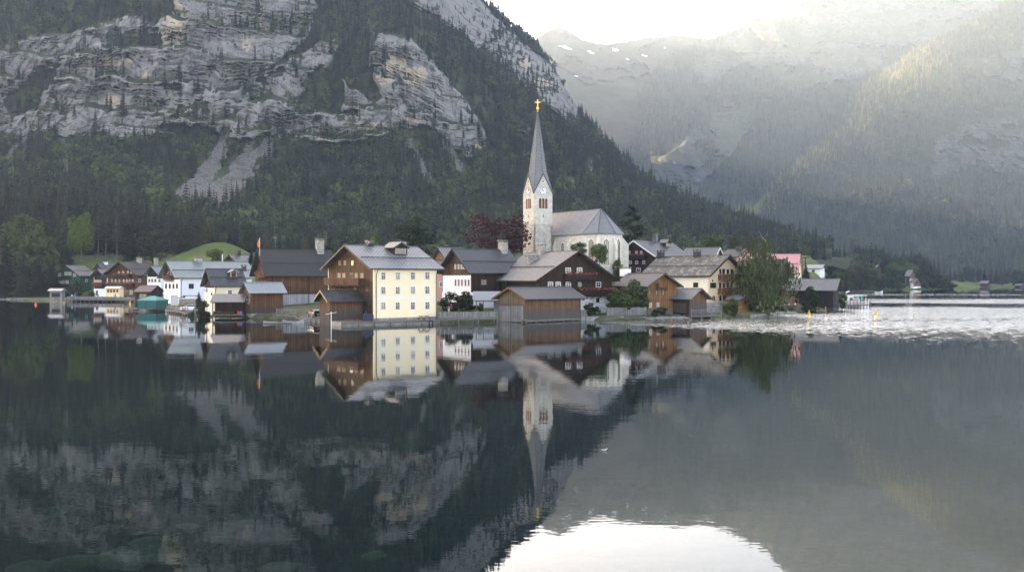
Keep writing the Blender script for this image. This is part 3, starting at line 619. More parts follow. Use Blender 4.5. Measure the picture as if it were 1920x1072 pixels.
# ------------------------------------------------------------------ building materials
def wood(name, a, b, grey=(.16, .155, .15), zlo=0.0, zhi=0.0, plank=.26, horiz=False, gz_=.8):
    """upright boards; weathered grey below zlo..zhi (metres above the base)"""
    t = NT(name); uv = t.uv(); s = t.n('SeparateXYZ', None, Vector=uv).outputs; u, v = (s[1], s[0]) if horiz else (s[0], s[1])
    q = t.math('DIVIDE', u, plank); idn = t.n('TexWhiteNoise', {'noise_dimensions': '1D'}, W=t.math('FLOOR', q)).outputs[0]
    fr = t.math('FRACT', q); gap = t.math('MINIMUM', fr, t.math('SUBTRACT', 1.0, fr))
    st = t.noise(t.n('CombineXYZ', None, X=t.math('MULTIPLY', u, 9.0), Y=t.math('MULTIPLY', v, .55), Z=idn).outputs[0], 1.0, 5, .65)
    blot = t.noise(t.ob(), .55, 4, .6)
    c = t.mix(st, a, b); c = t.mix(t.math('MULTIPLY', idn, .7), c, tuple(x * .45 for x in a)); c = t.mix(t.math('MULTIPLY', t.step(blot, .45, .7), .5), c, tuple(x * .55 for x in a))
    if zhi > 0:
        z = t.n('SeparateXYZ', None, Vector=t.ob()).outputs[2]
        zz = t.math('ADD', z, t.math('MULTIPLY', t.math('SUBTRACT', t.noise(t.n('CombineXYZ', None, X=t.math('MULTIPLY', u, 3.5), Y=t.math('MULTIPLY', v, .3), Z=0.0).outputs[0], 1.0, 4, .7), .5), 2.2))
        g2 = t.mix(st, tuple(x * .45 for x in grey), grey); g2 = t.mix(t.math('MULTIPLY', idn, .5), g2, tuple(x * .55 for x in grey))
        c = t.mix(t.math('MULTIPLY', t.step(zz, zhi, zlo), gz_), c, g2)
    c = t.mix(t.step(gap, .10, .02), c, (.012, .010, .009))
    h = t.math('ADD', t.math('MULTIPLY', t.step(gap, 0, .12), 1.0), t.math('MULTIPLY', st, .4))
    return t.pbr(c, .82, t.bump(h, .7, .03), spec=.2)
def plaster(name, c0, stain=.25, patch=0.0, base=1.2):
    t = NT(name); p = t.ob(); n1 = t.noise(p, .7, 5, .65); n2 = t.noise(t.map(p, (2.5, 2.5, .25)), 1, 4, .6); n3 = t.noise(p, 9, 4)
    c = t.mix(t.math('MULTIPLY', t.step(n1, .4, .75), stain), c0, tuple(x * .7 for x in c0)); c = t.mix(t.math('MULTIPLY', t.step(n2, .5, .75), stain), c, tuple(x * .72 for x in c0))
    z = t.n('SeparateXYZ', None, Vector=p).outputs[2]; c = t.mix(t.math('MULTIPLY', t.step(t.math('ADD', z, t.math('MULTIPLY', n1, 1.2)), base, .1), .45), c, (.25, .24, .22))
    if patch: c = t.mix(t.math('MULTIPLY', t.step(t.noise(p, 1.6, 6, .7), .50, .56), patch), c, (.17, .16, .15))
    return t.pbr(c, .9, t.bump(n3, .25, .02), spec=.2)
def stone(name, a, b, scale=1.5):
    t = NT(name); uv = t.uv(); br = t.n('TexBrick', {'offset': .5}, Vector=uv, Scale=scale, Color1=(.8, .8, .8), Color2=(.35, .35, .35), Mortar=(.15, .15, .15)); br.inputs['Mortar Size'].default_value = .03
    n1 = t.noise(t.ob(), 1.1, 6, .75); n2 = t.noise(t.ob(), 4, 5, .7)
    f = t.math('ADD', t.math('MULTIPLY', n1, .75), t.math('MULTIPLY', br.outputs[1], -.12)); c = t.mix(t.step(f, .22, .55), a, b); c = t.mix(t.math('MULTIPLY', t.step(n2, .52, .7), .6), c, tuple(x * .4 for x in a))
    return t.pbr(c, .92, t.bump(n2, .6, .06), spec=.15)
def shingle(name, a, b, w_=.45, h_=.32, moss=0.0, mossc=(.42, .41, .37), diamond=False, rough=.6, gap=(.012, .012, .013)):
    a, b, mossc = tuple(x * .5 for x in a), tuple(x * .5 for x in b), tuple(x * .55 for x in mossc)
    t = NT(name); uv = t.uv(); v = t.n('Mapping', None, Vector=uv, Rotation=(0, 0, R(45) if diamond else 0)).outputs[0]
    br = t.n('TexBrick', {'offset': .0 if diamond else .5}, Vector=v, Scale=1.0, Color1=(1, 1, 1), Color2=(.0, .0, .0), Mortar=(.5, .5, .5)); br.inputs['Mortar Size'].default_value = .03 if diamond else .022; br.inputs['Brick Width'].default_value = w_; br.inputs['Row Height'].default_value = h_; br.inputs['Bias'].default_value = 0
    n1 = t.noise(t.ob(), .5, 5, .65); n2 = t.noise(uv, 7, 4, .7)
    c = t.mix(t.math('ADD', t.math('MULTIPLY', br.outputs[0], .45), t.math('MULTIPLY', n1, .6)), a, b); c = t.mix(t.math('MULTIPLY', t.step(n2, .5, .72), .4), c, tuple(min(1, x * 1.7) for x in b))
    if moss: c = t.mix(t.math('MULTIPLY', t.step(t.math('ADD', t.math('MULTIPLY', t.noise(t.ob(), 1.1, 6, .72), 1.0), t.math('MULTIPLY', t.math('SUBTRACT', n1, .5), .6)), .50, .60), moss), c, mossc)
    c = t.mix(br.outputs[1], c, gap)
    h = t.math('SUBTRACT', t.math('MULTIPLY', n2, .4), br.outputs[1])
    return t.pbr(c, rough, t.bump(h, .6, .03), spec=.4)
def metal(name, a, b, rough=.42, m=.35):
    a, b = tuple(x * .6 for x in a), tuple(x * .6 for x in b)
    t = NT(name); n1 = t.noise(t.ob(), .5, 5, .65); n2 = t.noise(t.map(t.uv(), (3, .25, 1)), 1, 4, .6)
    c = t.mix(n1, a, b); c = t.mix(t.math('MULTIPLY', t.step(n2, .5, .75), .35), c, tuple(x * .6 for x in a))
    return t.pbr(c, rough, t.bump(n2, .15, .03), metal=m, spec=.5)
def plain(name, c, rough=.7, var=.25, metal_=0.0, spec=.3):
    t = NT(name); n1 = t.noise(t.ob(), 2.2, 4, .6); return t.pbr(t.mix(t.math('MULTIPLY', n1, var * 2), c, tuple(x * .55 for x in c)), rough, t.bump(n1, .1, .02), metal=metal_, spec=spec)
M = {}
M['glass'] = plain('window_glass', (.020, .024, .028), .08, .3, 0, .6)
M['curtain'] = plain('curtained_glass', (.30, .27, .22), .25, .35, 0, .5)
M['white'] = plain('white_paint', (.74, .73, .71), .55, .12)
M['brown'] = plain('brown_paint', (.075, .042, .026), .6, .3)
M['redbrown'] = plain('red_brown_paint', (.20, .055, .035), .6, .25)
M['tan'] = plain('light_wood', (.42, .27, .15), .65, .25)
M['dark'] = plain('dark_timber', (.028, .021, .017), .8, .3)
M['greywood'] = wood('grey_weathered_wood', (.20, .19, .18), (.33, .32, .30))
M['deck'] = wood('weathered_deck', (.16, .15, .135), (.31, .29, .265), plank=.16)
M['post'] = plain('weathered_post', (.17, .155, .135), .85, .35)
M['wood_dark'] = wood('dark_brown_boards', (0.029, 0.014, 0.009), (0.068, 0.033, 0.019))
M['wood_dark2'] = wood('dark_red_boards', (0.042, 0.018, 0.013), (0.073, 0.032, 0.024))
M['wood_mid'] = wood('brown_boards', (.045, .022, .010), (.22, .11, .048), zlo=3.2, zhi=7.5, grey=(.055, .040, .030), gz_=.8)
M['wood_barn'] = wood('barn_boards', (.05, .022, .010), (.26, .125, .052), zlo=3.0, zhi=5.5, grey=(.045, .032, .025))
M['wood_red'] = wood('red_brown_boards', (0.098, 0.039, 0.019), (0.180, 0.075, 0.038))
M['wood_orange'] = wood('orange_boards', (0.203, 0.086, 0.034), (0.352, 0.165, 0.064), zlo=0, zhi=1.3)
M['wood_hut'] = wood('honey_boards', (0.306, 0.128, 0.043), (0.468, 0.221, 0.076), horiz=True)
M['wood_green'] = wood('green_boards', (.016, .075, .052), (.028, .11, .078))
M['wood_boat'] = wood('boathouse_boards', (.10, .046, .022), (.33, .165, .078), (.105, .10, .097), 1.9, 3.3)
M['wood_boat_grey'] = wood('grey_boathouse_boards', (.20, .12, .07), (.33, .22, .13), (.12, .116, .112), 3.4, 4.4)
M['wood_shed'] = wood('shed_boards', (.12, .055, .027), (.23, .115, .055), (.085, .078, .073), 1.6, 3.2)
M['wood_black'] = wood('black_boards', (.016, .014, .014), (.036, .031, .030), (.10, .095, .09), 0, 1.2)
M['wood_white_grey'] = wood('pale_grey_boards', (.30, .30, .31), (.44, .44, .45))
M['yellow'] = plaster('yellow_plaster', (.86, .69, .45), .16)
M['cream'] = plaster('cream_plaster', (.80, .72, .58), .15)
M['beige'] = plaster('beige_plaster', (.78, .645, .46), .15)
M['peach'] = plaster('peach_plaster', (.80, .60, .40), .12)
M['whitewash'] = plaster('white_plaster', (.76, .755, .75), .16)
M['oldwhite'] = plaster('flaking_white_plaster', (.70, .69, .67), .3, .45)
M['pink'] = plaster('pink_plaster', (.62, .30, .265), .15)
M['veranda'] = plaster('veranda_plaster', (.85, .62, .36), .1)
M['church'] = plaster('church_plaster', (.66, .60, .51), .4, .3, 3)
M['tower'] = stone('tower_stone', (.30, .27, .23), (.68, .62, .53), 1.3)
M['quay'] = stone('quay_stone', (.16, .155, .145), (.42, .40, .36), 1.2)
M['chim'] = stone('chimney_stone', (.20, .18, .155), (.46, .42, .36), 3.0)
M['slate'] = shingle('diamond_slate', (.24, .245, .255), (.40, .405, .41), .52, .52, diamond=True, rough=.45)
M['shing_grey'] = shingle('grey_shingle', (.22, .215, .21), (.36, .355, .345), moss=.3)
M['shing_dark'] = shingle('dark_shingle', (.050, .048, .050), (.095, .092, .092), moss=.12)
M['shing_brown'] = shingle('brown_black_shingle', (.050, .044, .040), (.085, .076, .070), rough=.7)
M['shing_purple'] = shingle('purple_grey_shingle', (.10, .095, .10), (.16, .155, .16))
M['shing_moss'] = shingle('lichen_shingle', (.060, .060, .060), (.11, .108, .102), moss=.75)
M['shing_plum'] = shingle('plum_shingle', (.17, .10, .105), (.25, .155, .16))
M['spire'] = shingle('spire_shingle', (.26, .265, .27), (.40, .40, .395), .5, .4, moss=.25)
M['nave_roof'] = shingle('nave_slate', (.25, .26, .275), (.41, .42, .43), .6, .45)
M['m_teal'] = metal('teal_sheet_roof', (.20, .27, .275), (.32, .385, .385))
M['m_dark'] = metal('dark_sheet_roof', (.075, .077, .085), (.125, .127, .135))
M['m_light'] = metal('pale_sheet_roof', (.33, .37, .40), (.47, .50, .52))
M['m_grey'] = metal('grey_sheet_roof', (.15, .15, .155), (.22, .22, .225))
M['m_blue'] = metal('blue_sheet_roof', (.17, .22, .26), (.27, .32, .36))
M['m_pink'] = metal('pink_sheet_roof', (.85, .36, .36), (.95, .47, .46), .55, .05)
M['m_white'] = metal('white_sheet', (1.1, 1.12, 1.14), (1.25, 1.25, 1.25), .5, .1)
M['iron'] = plain('dark_iron', (.03, .03, .032), .5, .2, .6)
M['gold'] = plain('gilding', (.80, .50, .10), .3, .1, .9)
M['flowers'] = plain('red_flowers', (.55, .09, .08), .7, .5)
M['red'] = plain('red_paint', (.55, .05, .035), .5, .2)
M['orangep'] = plain('orange_paint', (.80, .20, .03), .5, .15)
M['yel'] = plain('yellow_buoy', (.80, .47, .03), .4, .1)
M['bluep'] = plain('blue_cloth', (.10, .16, .45), .8, .3)
M['tarp'] = plain('navy_tarpaulin', (.015, .022, .045), .6, .3)
M['tealc'] = plain('teal_canvas', (.010, .105, .10), .75, .2)
M['tealt'] = plain('pale_teal_canvas', (.05, .26, .235), .75, .15)
M['greenp'] = plain('green_canvas', (.02, .17, .095), .7, .2)
M['rubber'] = plain('black_rubber', (.018, .018, .018), .8, .2)
M['skin'] = plain('skin', (.50, .30, .22), .6, .1)

# ------------------------------------------------------------------ houses
class House:
    def __init__(s, name, label, pc, D, pl, pr, th, gable, eave, ridge, roof, walls, base=None, oe=.9, og=.8, rt=.22, cat='house', group=None, ribs=0, barge='dark', guard=False, sink=.6, capm=None):
        th = R(th); s.th = th; s.D = D; s.sn, s.cs = math.sin(th), math.cos(th); s.C = at(pc, HY, D); s.g = gable
        l, r = (pl - HX) / F, (pr - HX) / F
        s.W = (r * D - s.C.x) / (s.sn - r * s.cs); s.L = (s.C.x - l * D) / (s.cs + l * s.sn)
        mid = s.wp(s.W / 2, 0) if gable == 'R' else s.wp(0, s.L / 2)
        zb = zat(base, D) if base is not None else gz(s.C.x, s.C.y)
        s.zb = zb - sink if base is None else zb
        s.zr = zat(ridge, mid.y) - s.zb; s.span = s.W if gable == 'R' else s.L; s.len = s.L if gable == 'R' else s.W; s.half = s.span / 2
        s.oe, s.og, s.rt = oe, og, rt; s.ze = zat(eave, D) - s.zb + rt; s.sl = (s.zr - s.ze) / (s.half + oe)
        s.root = empty(name, (s.C.x, s.C.y, s.zb), math.atan2(s.cs, s.sn), label, cat, group)
        s.wall_top = s.zr - s.sl * s.half - rt
        s.make_walls(walls); s.make_roof(roof, ribs, barge, guard, capm)
    def wp(s, x, y): return Vector((s.C.x + x * s.sn - y * s.cs, s.C.y + x * s.cs + y * s.sn, 0))
    def loc(s, a, b, z): return (a, b, z) if s.g == 'L' else (b, a, z)
    def face(s, fc, px, py):
        """distance along a wall and height (above the base) of what is seen at a place in the photo"""
        r = (px - HX) / F
        if fc == 'R': t = (r * s.D - s.C.x) / (s.sn - r * s.cs); Y = s.D + t * s.cs
        else: t = (s.C.x - r * s.D) / (s.cs + r * s.sn); Y = s.D + t * s.sn
        return t, zat(py, Y) - s.zb, Y
    def fm(s, fc): return (lambda u, o, z: (u, -o, z)) if fc == 'R' else (lambda u, o, z: (-o, u, z))
    def rz(s, b): return s.zr - s.sl * abs(b - s.half)
    def make_walls(s, walls):
        mbs = {}
        def poly(fc):
            if fc == s.g: return [(0, -1.3), (s.span, -1.3), (s.span, s.wall_top), (s.half, s.zr - s.rt), (0, s.wall_top)]
            return [(0, -1.3), (s.len, -1.3), (s.len, s.wall_top), (0, s.wall_top)]
        def clip(P, z, keep_above):
            out = []
            for i in range(len(P)):
                a, b = P[i], P[(i + 1) % len(P)]; ia = (a[1] >= z) == keep_above; ib = (b[1] >= z) == keep_above
                if ia: out.append(a)
                if ia != ib: f = (z - a[1]) / (b[1] - a[1]); out.append((a[0] + f * (b[0] - a[0]), z))
            return out
        for fc in 'LR':
            zones = walls.get(fc) or walls.get('*')
            lo = -9.0
            for k, zn in enumerate(zones):
                mat = zn[0]; hi = 99 if k == len(zones) - 1 else zat(zn[1], s.D) - s.zb
                P = poly(fc)
                if lo > -8: P = clip(P, lo, True)
                if hi < 90: P = clip(P, hi, False)
                lo = hi
                if len(P) < 3: continue
                m = mbs.setdefault(mat, MB()); th = .22; jut = .0
                for side in (0, 1):
                    if fc == 'R': f = (lambda t, u, v: (u, t, v)) if side == 0 else (lambda t, u, v: (u, s.L - t, v))
                    else: f = (lambda t, u, v: (t, u if True else 0, v)) if side == 0 else (lambda t, u, v: (s.W - t, u, v))
                    Q = P if fc == s.g else P
                    if fc == 'L': Q = [(min(max(u, .221), (s.L - .221)), v) if fc != s.g or True else (u, v) for u, v in Q]
                    m.extrude(Q, 0, th, f)
        for mat, m in mbs.items(): m.build('wall', M[mat], s.root)
    def make_roof(s, roof, ribs, barge, guard, capm):
        rt = s.rt; m = MB(); zo = s.zr - s.sl * (s.half + s.oe); B = s.span + s.oe
        prof = [(-s.oe, zo), (s.half, s.zr), (B, zo), (B, zo - rt), (s.half, s.zr - rt), (-s.oe, zo - rt)]
        f = lambda t, u, v: s.loc(t, u, v)
        a0, a1 = -s.og, s.len + s.og
        # each slope as its own slab so that the courses run along it
        m.extrude([prof[0], prof[1], prof[4], prof[5]], a0, a1, f); m.extrude([prof[1], prof[2], prof[3], prof[4]], a0, a1, f)
        if ribs:
            n = max(2, int((a1 - a0) / ribs))
            for k in range(n + 1):
                a = a0 + .03 + (a1 - a0 - .06) * k / n
                for b in (-s.oe, B):
                    m.bar(s.loc(a, b, s.rz(b) + .02), s.loc(a, s.half, s.zr + .02), .05, .05)
        s.roof = m.build('roof', M[roof], s.root)
        cap = MB(); cap.bar(s.loc(a0 - .02, s.half, s.zr + .02), s.loc(a1 + .02, s.half, s.zr + .02), .34, .1); cap.build('ridge_cap', M[capm or roof], s.roof)
        for a in (a0 - .07, a1 + .012):
            bb = MB()
            for u, v, p, q in ((0, 1, -1, 0), (1, 2, 0, 1)):
                P0, P1 = prof[u], prof[v]
                bb.extrude([(P0[0], P0[1] + .03), (P1[0], P1[1] + .03), (P1[0], P1[1] - rt - .12), (P0[0], P0[1] - rt - .12)], a, a + .058, f)
            bb.build('bargeboard', M[barge], s.root)
        for b in (-s.oe - .08, B + .08): MB().bar(s.loc(a0, b, zo - rt * .5), s.loc(a1, b, zo - rt * .5), .14, .13).build('gutter', M['iron'], s.root)
        if guard:
            gd = MB(); b = s.half * .36
            gd.bar(s.loc(a0 + .4, b, s.rz(b) + .22), s.loc(a1 - .4, b, s.rz(b) + .22), .07, .16)
            for k in range(int(s.len / 1.2) + 1):
                a = a0 + .5 + k * 1.2; gd.bar(s.loc(a, b, s.rz(b) - .05), s.loc(a, b, s.rz(b) + .24), .06, .06)
            gd.build('snow_guard', M['iron'], s.roof)
    def window(s, fc, px, py, w, h, frame='white', trim=.09, mull='cross', shutter=None, pane='glass', sill=None, arch=False, name='window', sash=None):
        t, z, Y = s.face(fc, px, py); t0 = s.face(fc, px - w / 2, py)[0]; t1 = s.face(fc, px + w / 2, py)[0]
        hw = abs(t1 - t0) / 2; hh = h * Y / F / 2; f = s.fm(fc); m = MB()
        def bx(m, u0, u1, o0, o1, z0, z1):
            p, q = f(u0, o0, z0), f(u1, o1, z1); m.box(tuple(map(min, p, q)), tuple(map(max, p, q)))
        bx(m, t - hw, t + hw, .0, .07, z + hh - trim, z + hh); bx(m, t - hw, t + hw, .0, .07, z - hh, z - hh + trim)
        bx(m, t - hw, t - hw + trim, .0, .07, z - hh + trim, z + hh - trim); bx(m, t + hw - trim, t + hw, .0, .07, z - hh + trim, z + hh - trim)
        k = .045
        if mull in ('cross', 'two'): bx(m, t - k / 2, t + k / 2, .022, .05, z - hh + trim, z + hh - trim)
        if mull in ('cross', 'bar'):
            zz = z + hh * .25; bx(m, t - hw + trim, t - k / 2, .022, .05, zz - k / 2, zz + k / 2); bx(m, t + k / 2, t + hw - trim, .022, .05, zz - k / 2, zz + k / 2)
        fr = m.build(name, M[frame], s.root)
        p = MB(); bx(p, t - hw + trim, t + hw - trim, .0, .02, z - hh + trim, z + hh - trim); p.build('pane', M[pane], fr)
        if sash:
            q = MB(); e = .10; bx(q, t - hw + trim, t - hw + trim + e * .6, .021, .06, z - hh + trim, z + hh - trim); bx(q, t + hw - trim - e * 2, t + hw - trim, .021, .06, z - hh + trim, z + hh - trim); bx(q, t - hw + trim, t + hw - trim, .021, .058, z + hh - trim - e * .6, z + hh - trim); q.build('sash', M[sash], fr)
        if shutter:
            for sg in (-1, 1):
                q = MB(); a = t + sg * (hw + .02); b = t + sg * (hw + .02 + hw * .85); bx(q, min(a, b), max(a, b), .01, .06, z - hh, z + hh); q.build('shutter', M[shutter], fr)
        return fr
    def balcony(s, fc, px0, px1, top, bot, mat='wood_dark', depth=1.0, flowers=False, rail='brown'):
        ta, z1, Y = s.face(fc, px0, top); tb, _, Y2 = s.face(fc, px1, top); t0, t1 = min(ta, tb), max(ta, tb); z0 = zat(bot, (Y + Y2) / 2) - s.zb; z1 = zat(top, (Y + Y2) / 2) - s.zb
        f = s.fm(fc)
        def bx(m, u0, u1, o0, o1, za, zb_):
            p, q = f(u0, o0, za), f(u1, o1, zb_); m.box(tuple(map(min, p, q)), tuple(map(max, p, q)))
        m = MB(); bx(m, t0, t1, 0, depth, z0 - .12, z0); bx(m, t0, t1, depth - .06, depth - .01, z0 + .08, z1 - .06)
        bx(m, t0 + .01, t0 + .06, 0, depth - .07, z0 + .08, z1 - .06); bx(m, t1 - .06, t1 - .01, 0, depth - .07, z0 + .08, z1 - .06)
        b = m.build('balcony', M[mat], s.root); r_ = MB(); bx(r_, t0 - .04, t1 + .04, depth - .11, depth + .05, z1 - .05, z1 + .04)
        n = max(2, int((t1 - t0) / 1.6))
        for k in range(n + 1):
            u = t0 + .08 + (t1 - t0 - .16) * k / n; bx(r_, u - .05, u + .05, depth - .005, depth + .04, z0 - .2, z1 - .055)
            P, Q = f(u, .02, z0 - .75), f(u, depth - .1, z0 - .16); r_.bar(P, Q, .1, .12)
        r_.build('railing', M[rail], b)
        if flowers:
            pb = MB(); bx(pb, t0 + .1, t1 - .1, depth + .052, depth + .25, z1 - .22, z1 + .0); pb.build('flower_box', M[rail], b)
            g = np.random.default_rng(int(px0)); n = int((t1 - t0) * 26); V = []; 
            cc = np.stack([t0 + g.random(n) * (t1 - t0), depth + .12 + .12 * g.normal(size=n), z1 + .10 + .14 * g.normal(size=n)], 1)
            d1 = g.normal(size=(n, 3)) * .10; d2 = g.normal(size=(n, 3)) * .10
            q = np.stack([cc - d1, cc - d2, cc + d1, cc + d2], 1).reshape(-1, 3); q = np.array([f(*p) for p in q])
            hf = n * 4 * 2 // 3 // 4 * 4
            link_mesh('flowers', np_mesh('flowers', q[:hf], np.arange(hf).reshape(-1, 4)), M['flowers'], b); link_mesh('leaves', np_mesh('leaves', q[hf:], np.arange(len(q) - hf).reshape(-1, 4)), F_DEEP, b)
        return b
    def on_roof(s, px, b):
        r = (px - HX) / F; bs = b * s.span
        if s.g == 'L': P = s.wp(0, bs); a = (r * P.y - P.x) / (s.sn - r * s.cs)
        else: P = s.wp(bs, 0); a = (P.x - r * P.y) / (s.cs + r * s.sn)
        return a, bs, s.wp(*s.loc(a, bs, 0)[:2])
    def chimney(s, px, top, w, b=.5, mat='chim', cap='m_grey', deep=None):
        a, bs, P = s.on_roof(px, b); z1 = zat(top, P.y) - s.zb; hw = w * P.y / F / 2 * .8; hd = deep or hw
        m = MB(); lo = s.loc(a - hw, bs - hd, s.rz(bs) - s.sl * hd - .1); hi = s.loc(a + hw, bs + hd, z1 - .42); m.box(tuple(map(min, lo, hi)), tuple(map(max, lo, hi)))
        c = m.build('chimney', M[mat], s.roof); q = MB()
        for sa in (-1, 1):
            for sb in (-1, 1):
                p = s.loc(a + sa * (hw - .12), bs + sb * (hd - .12), z1 - .42); q.box((p[0] - .1, p[1] - .1, p[2]), (p[0] + .1, p[1] + .1, p[2] + .3))
        lo = s.loc(a - hw - .14, bs - hd - .14, z1 - .12); hi = s.loc(a + hw + .14, bs + hd + .14, z1); q.box(tuple(map(min, lo, hi)), tuple(map(max, lo, hi)))
        q.build('chimney_cap', M[cap], c); return c
    def dormer(s, px, b, w, h, roof, wall='dark', win=True, shed=False):
        a, bs, P = s.on_roof(px, b); z0 = s.rz(bs); zt = z0 + h; rise = 0.0 if shed else w * .30
        bb = min(s.half, bs + (h + rise) / s.sl); be = min(s.half - .02, bs + h / s.sl)
        m = MB(); P0 = [(a - w / 2, z0 - .25), (a + w / 2, z0 - .25), (a + w / 2, zt), (a, zt + rise), (a - w / 2, zt)] if not shed else [(a - w / 2, z0 - .25), (a + w / 2, z0 - .25), (a + w / 2, zt), (a - w / 2, zt)]
        m.extrude(P0, bs, be, lambda t, u, v: s.loc(u, t, v)); d = m.build('dormer', M[wall], s.roof)
        r_ = MB(); o = .35
        if shed: r_.extrude([(bs - .5, zt + .0), (bs - .5, zt + .14), (s.half, s.zr + .10), (s.half, s.zr - .02)], a - w / 2 - .3, a + w / 2 + .3, lambda t, u, v: s.loc(t, u, v))
        else:
            for sg in (-1, 1):
                e = (a + sg * (w / 2 + o), zt - rise * o / (w / 2)); t_ = (a, zt + rise)
                r_.extrude([(e[0], e[1] + .02), (t_[0], t_[1] + .02), (t_[0], t_[1] + .16), (e[0], e[1] + .16)], bs - .5, bb, lambda t, u, v: s.loc(u, t, v))
        r_.build('dormer_roof', M[roof], d)
        if win:
            q = MB(); k = w * .3
            for u0, u1, z_0, z_1 in ((a - k, a + k, z0 + h * .15, z0 + h * .85),): lo = s.loc(u0, bs - .05, z_0); hi = s.loc(u1, bs - .005, z_1); q.box(tuple(map(min, lo, hi)), tuple(map(max, lo, hi)))
            q.build('dormer_window', M['glass'], d); tr = MB()
            for u0, u1 in ((a - k - .32, a - k - .03), (a + k + .03, a + k + .32)): lo = s.loc(u0, bs - .06, z0 + h * .12); hi = s.loc(u1, bs - .004, z0 + h * .88); tr.box(tuple(map(min, lo, hi)), tuple(map(max, lo, hi)))
            tr.build('dormer_shutter', M['tan'], d)
    def pipe(s, fc, px, mat='iron'):
        t = s.face(fc, px, HY)[0]; f = s.fm(fc); zo = s.zr - s.sl * (s.half + s.oe) - s.rt
        MB().tube([f(t, s.oe if fc != s.g else .1, zo), f(t, .1, zo - .9), f(t, .1, .4)], .06, 6).build('downpipe', M[mat], s.root)
    def band(s, fc, py, h, mat):
        n = s.len if fc != s.g else s.span; z = zat(py, s.D) - s.zb; f = s.fm(fc); p, q = f(.01, .0, z - h / 2), f(n - .01, .03, z + h / 2); MB().box(tuple(map(min, p, q)), tuple(map(max, p, q))).build('wall_band', M[mat], s.root)
    def door(s, fc, px, py, w, h, mat='dark', handle=True):
        fr = s.window(fc, px, py, w, h, 'brown', .08, 'none', None, mat, name='door'); return fr

# ------------------------------------------------------------------ the houses, from left to right
H = House
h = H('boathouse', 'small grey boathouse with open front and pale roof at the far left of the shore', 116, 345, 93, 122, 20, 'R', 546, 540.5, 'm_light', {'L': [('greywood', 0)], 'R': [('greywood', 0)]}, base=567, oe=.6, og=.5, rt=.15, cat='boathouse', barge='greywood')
h.window('L', 105, 553, 17, 9, 'greywood', .15, 'none', None, 'dark', name='opening')  # dark panel painted in as the shade of the open front
h = H('house', 'green boarded house with grey metal roof at the foot of the left meadow', 150, 415, 105, 176, 30, 'L', 518, 497, 'm_grey', {'*': [('wood_green', 0)]}, ribs=.8, og=1.2, oe=1.2, guard=True)
for x, y in ((112, 515), (124, 513), (131, 513), (140, 515.5), (112, 529), (118, 529), (126, 529)): h.window('L', x, y, 5, 6, 'white', .12, 'two', None, 'curtain')
h.balcony('L', 118, 134, 517, 522, 'wood_dark', .9); h.balcony('L', 112, 134, 532, 538, 'wood_dark', .9); h.window('R', 162, 526, 4, 5, 'white', .1, 'two')
h = H('house', 'dark roofed house mostly hidden between the green house and the big brown chalet', 192, 402, 180, 228, 40, 'L', 506, 493, 'm_dark', {'*': [('wood_dark', 0)]}, ribs=.7); h.chimney(198, 491, 8, .45, 'm_white', 'm_white')
h = H('house', 'narrow house with white ground floor and dark wooden loft beside the brown chalet', 201, 384, 176, 212, 30, 'L', 521, 504, 'm_grey', {'L': [('whitewash', 541), ('wood_dark', 0)], 'R': [('whitewash', 0)]}, og=1.6, ribs=.8)
h.balcony('L', 176, 195, 531, 537, 'wood_red', 1.1, True); h.window('L', 184, 527.5, 14, 6, 'greywood', .15, 'two', None, 'curtain'); h.window('L', 182, 549, 3.4, 9, 'brown', .1, 'none', None, 'dark')
h = H('chalet', 'large red brown wooden chalet with two long dark balconies on its gable', 258, 376, 201, 300, 30, 'L', 517, 491, 'shing_brown', {'*': [('wood_red', 0)]}, oe=1.5, og=1.7, guard=True)
for x in (223, 231, 240, 246): h.window('L', x, 510.5, 4, 5.5, 'brown', .1, 'none', None, 'curtain' if x in (231, 246) else 'glass')
for x in (210, 217, 224, 232, 238, 243, 249): h.window('L', x, 526, 4, 6.5, 'brown', .1, 'none', None, 'curtain' if x not in (224, 243) else 'glass')
h.window('R', 262, 526, 4.5, 6, 'white', .1); h.balcony('L', 216, 247, 514, 520, 'wood_dark', 1.2, True); h.balcony('L', 203, 253, 531, 536.5, 'wood_dark', 1.2, True)
h.chimney(261, 482, 8.5, .5); h.chimney(292.5, 482.5, 7.5, .4)
h.window('L', 237, 548, 9, 10, 'brown', .12, 'two', None, 'glass'); h.window('L', 246, 548, 7, 10, 'brown', .12, 'two', None, 'curtain')
h = H('veranda', 'yellow glazed veranda in front of the red brown chalet', 224, 370, 198, 232, 22, 'R', 541, 537, 'm_white', {'*': [('veranda', 0)]}, oe=.5, og=.4, rt=.12, cat='veranda', barge='tan')
for x in (203, 208.5, 214, 220): h.window('L', x, 545.5, 4, 6, 'tan', .1, 'two', None, 'brown')
h = H('house', 'small white house with grey roof and dark windows behind the brown boatshed', 301, 352, 276, 309, 32, 'L', 517, 499, 'm_blue', {'L': [('whitewash', 519), ('wood_dark', 0)], 'R': [('whitewash', 0)]}, ribs=.7, og=1.4, oe=.6)
for x in (280, 285.5, 291.5, 299): h.window('L', x, 526, 3.6, 6.5, 'brown', .1, 'two')
h = H('shed', 'plum roofed brown shed on the shore below the small white house', 283, 335, 254, 305, 24, 'R', 548, 535, 'shing_plum', {'*': [('wood_dark', 0)]}, cat='shed', oe=.6, og=.5, base=562)
h.window('L', 268, 555, 14, 9, 'brown', .1, 'two')
h = H('house', 'white house with long pale teal metal roof and orange wooden gable', 337, 283, 307, 472, 55, 'L', 522, 489, 'm_teal', {'L': [('whitewash', 524), ('wood_orange', 0)], 'R': [('whitewash', 0)]}, ribs=.6, og=1.7, oe=.8, guard=True)
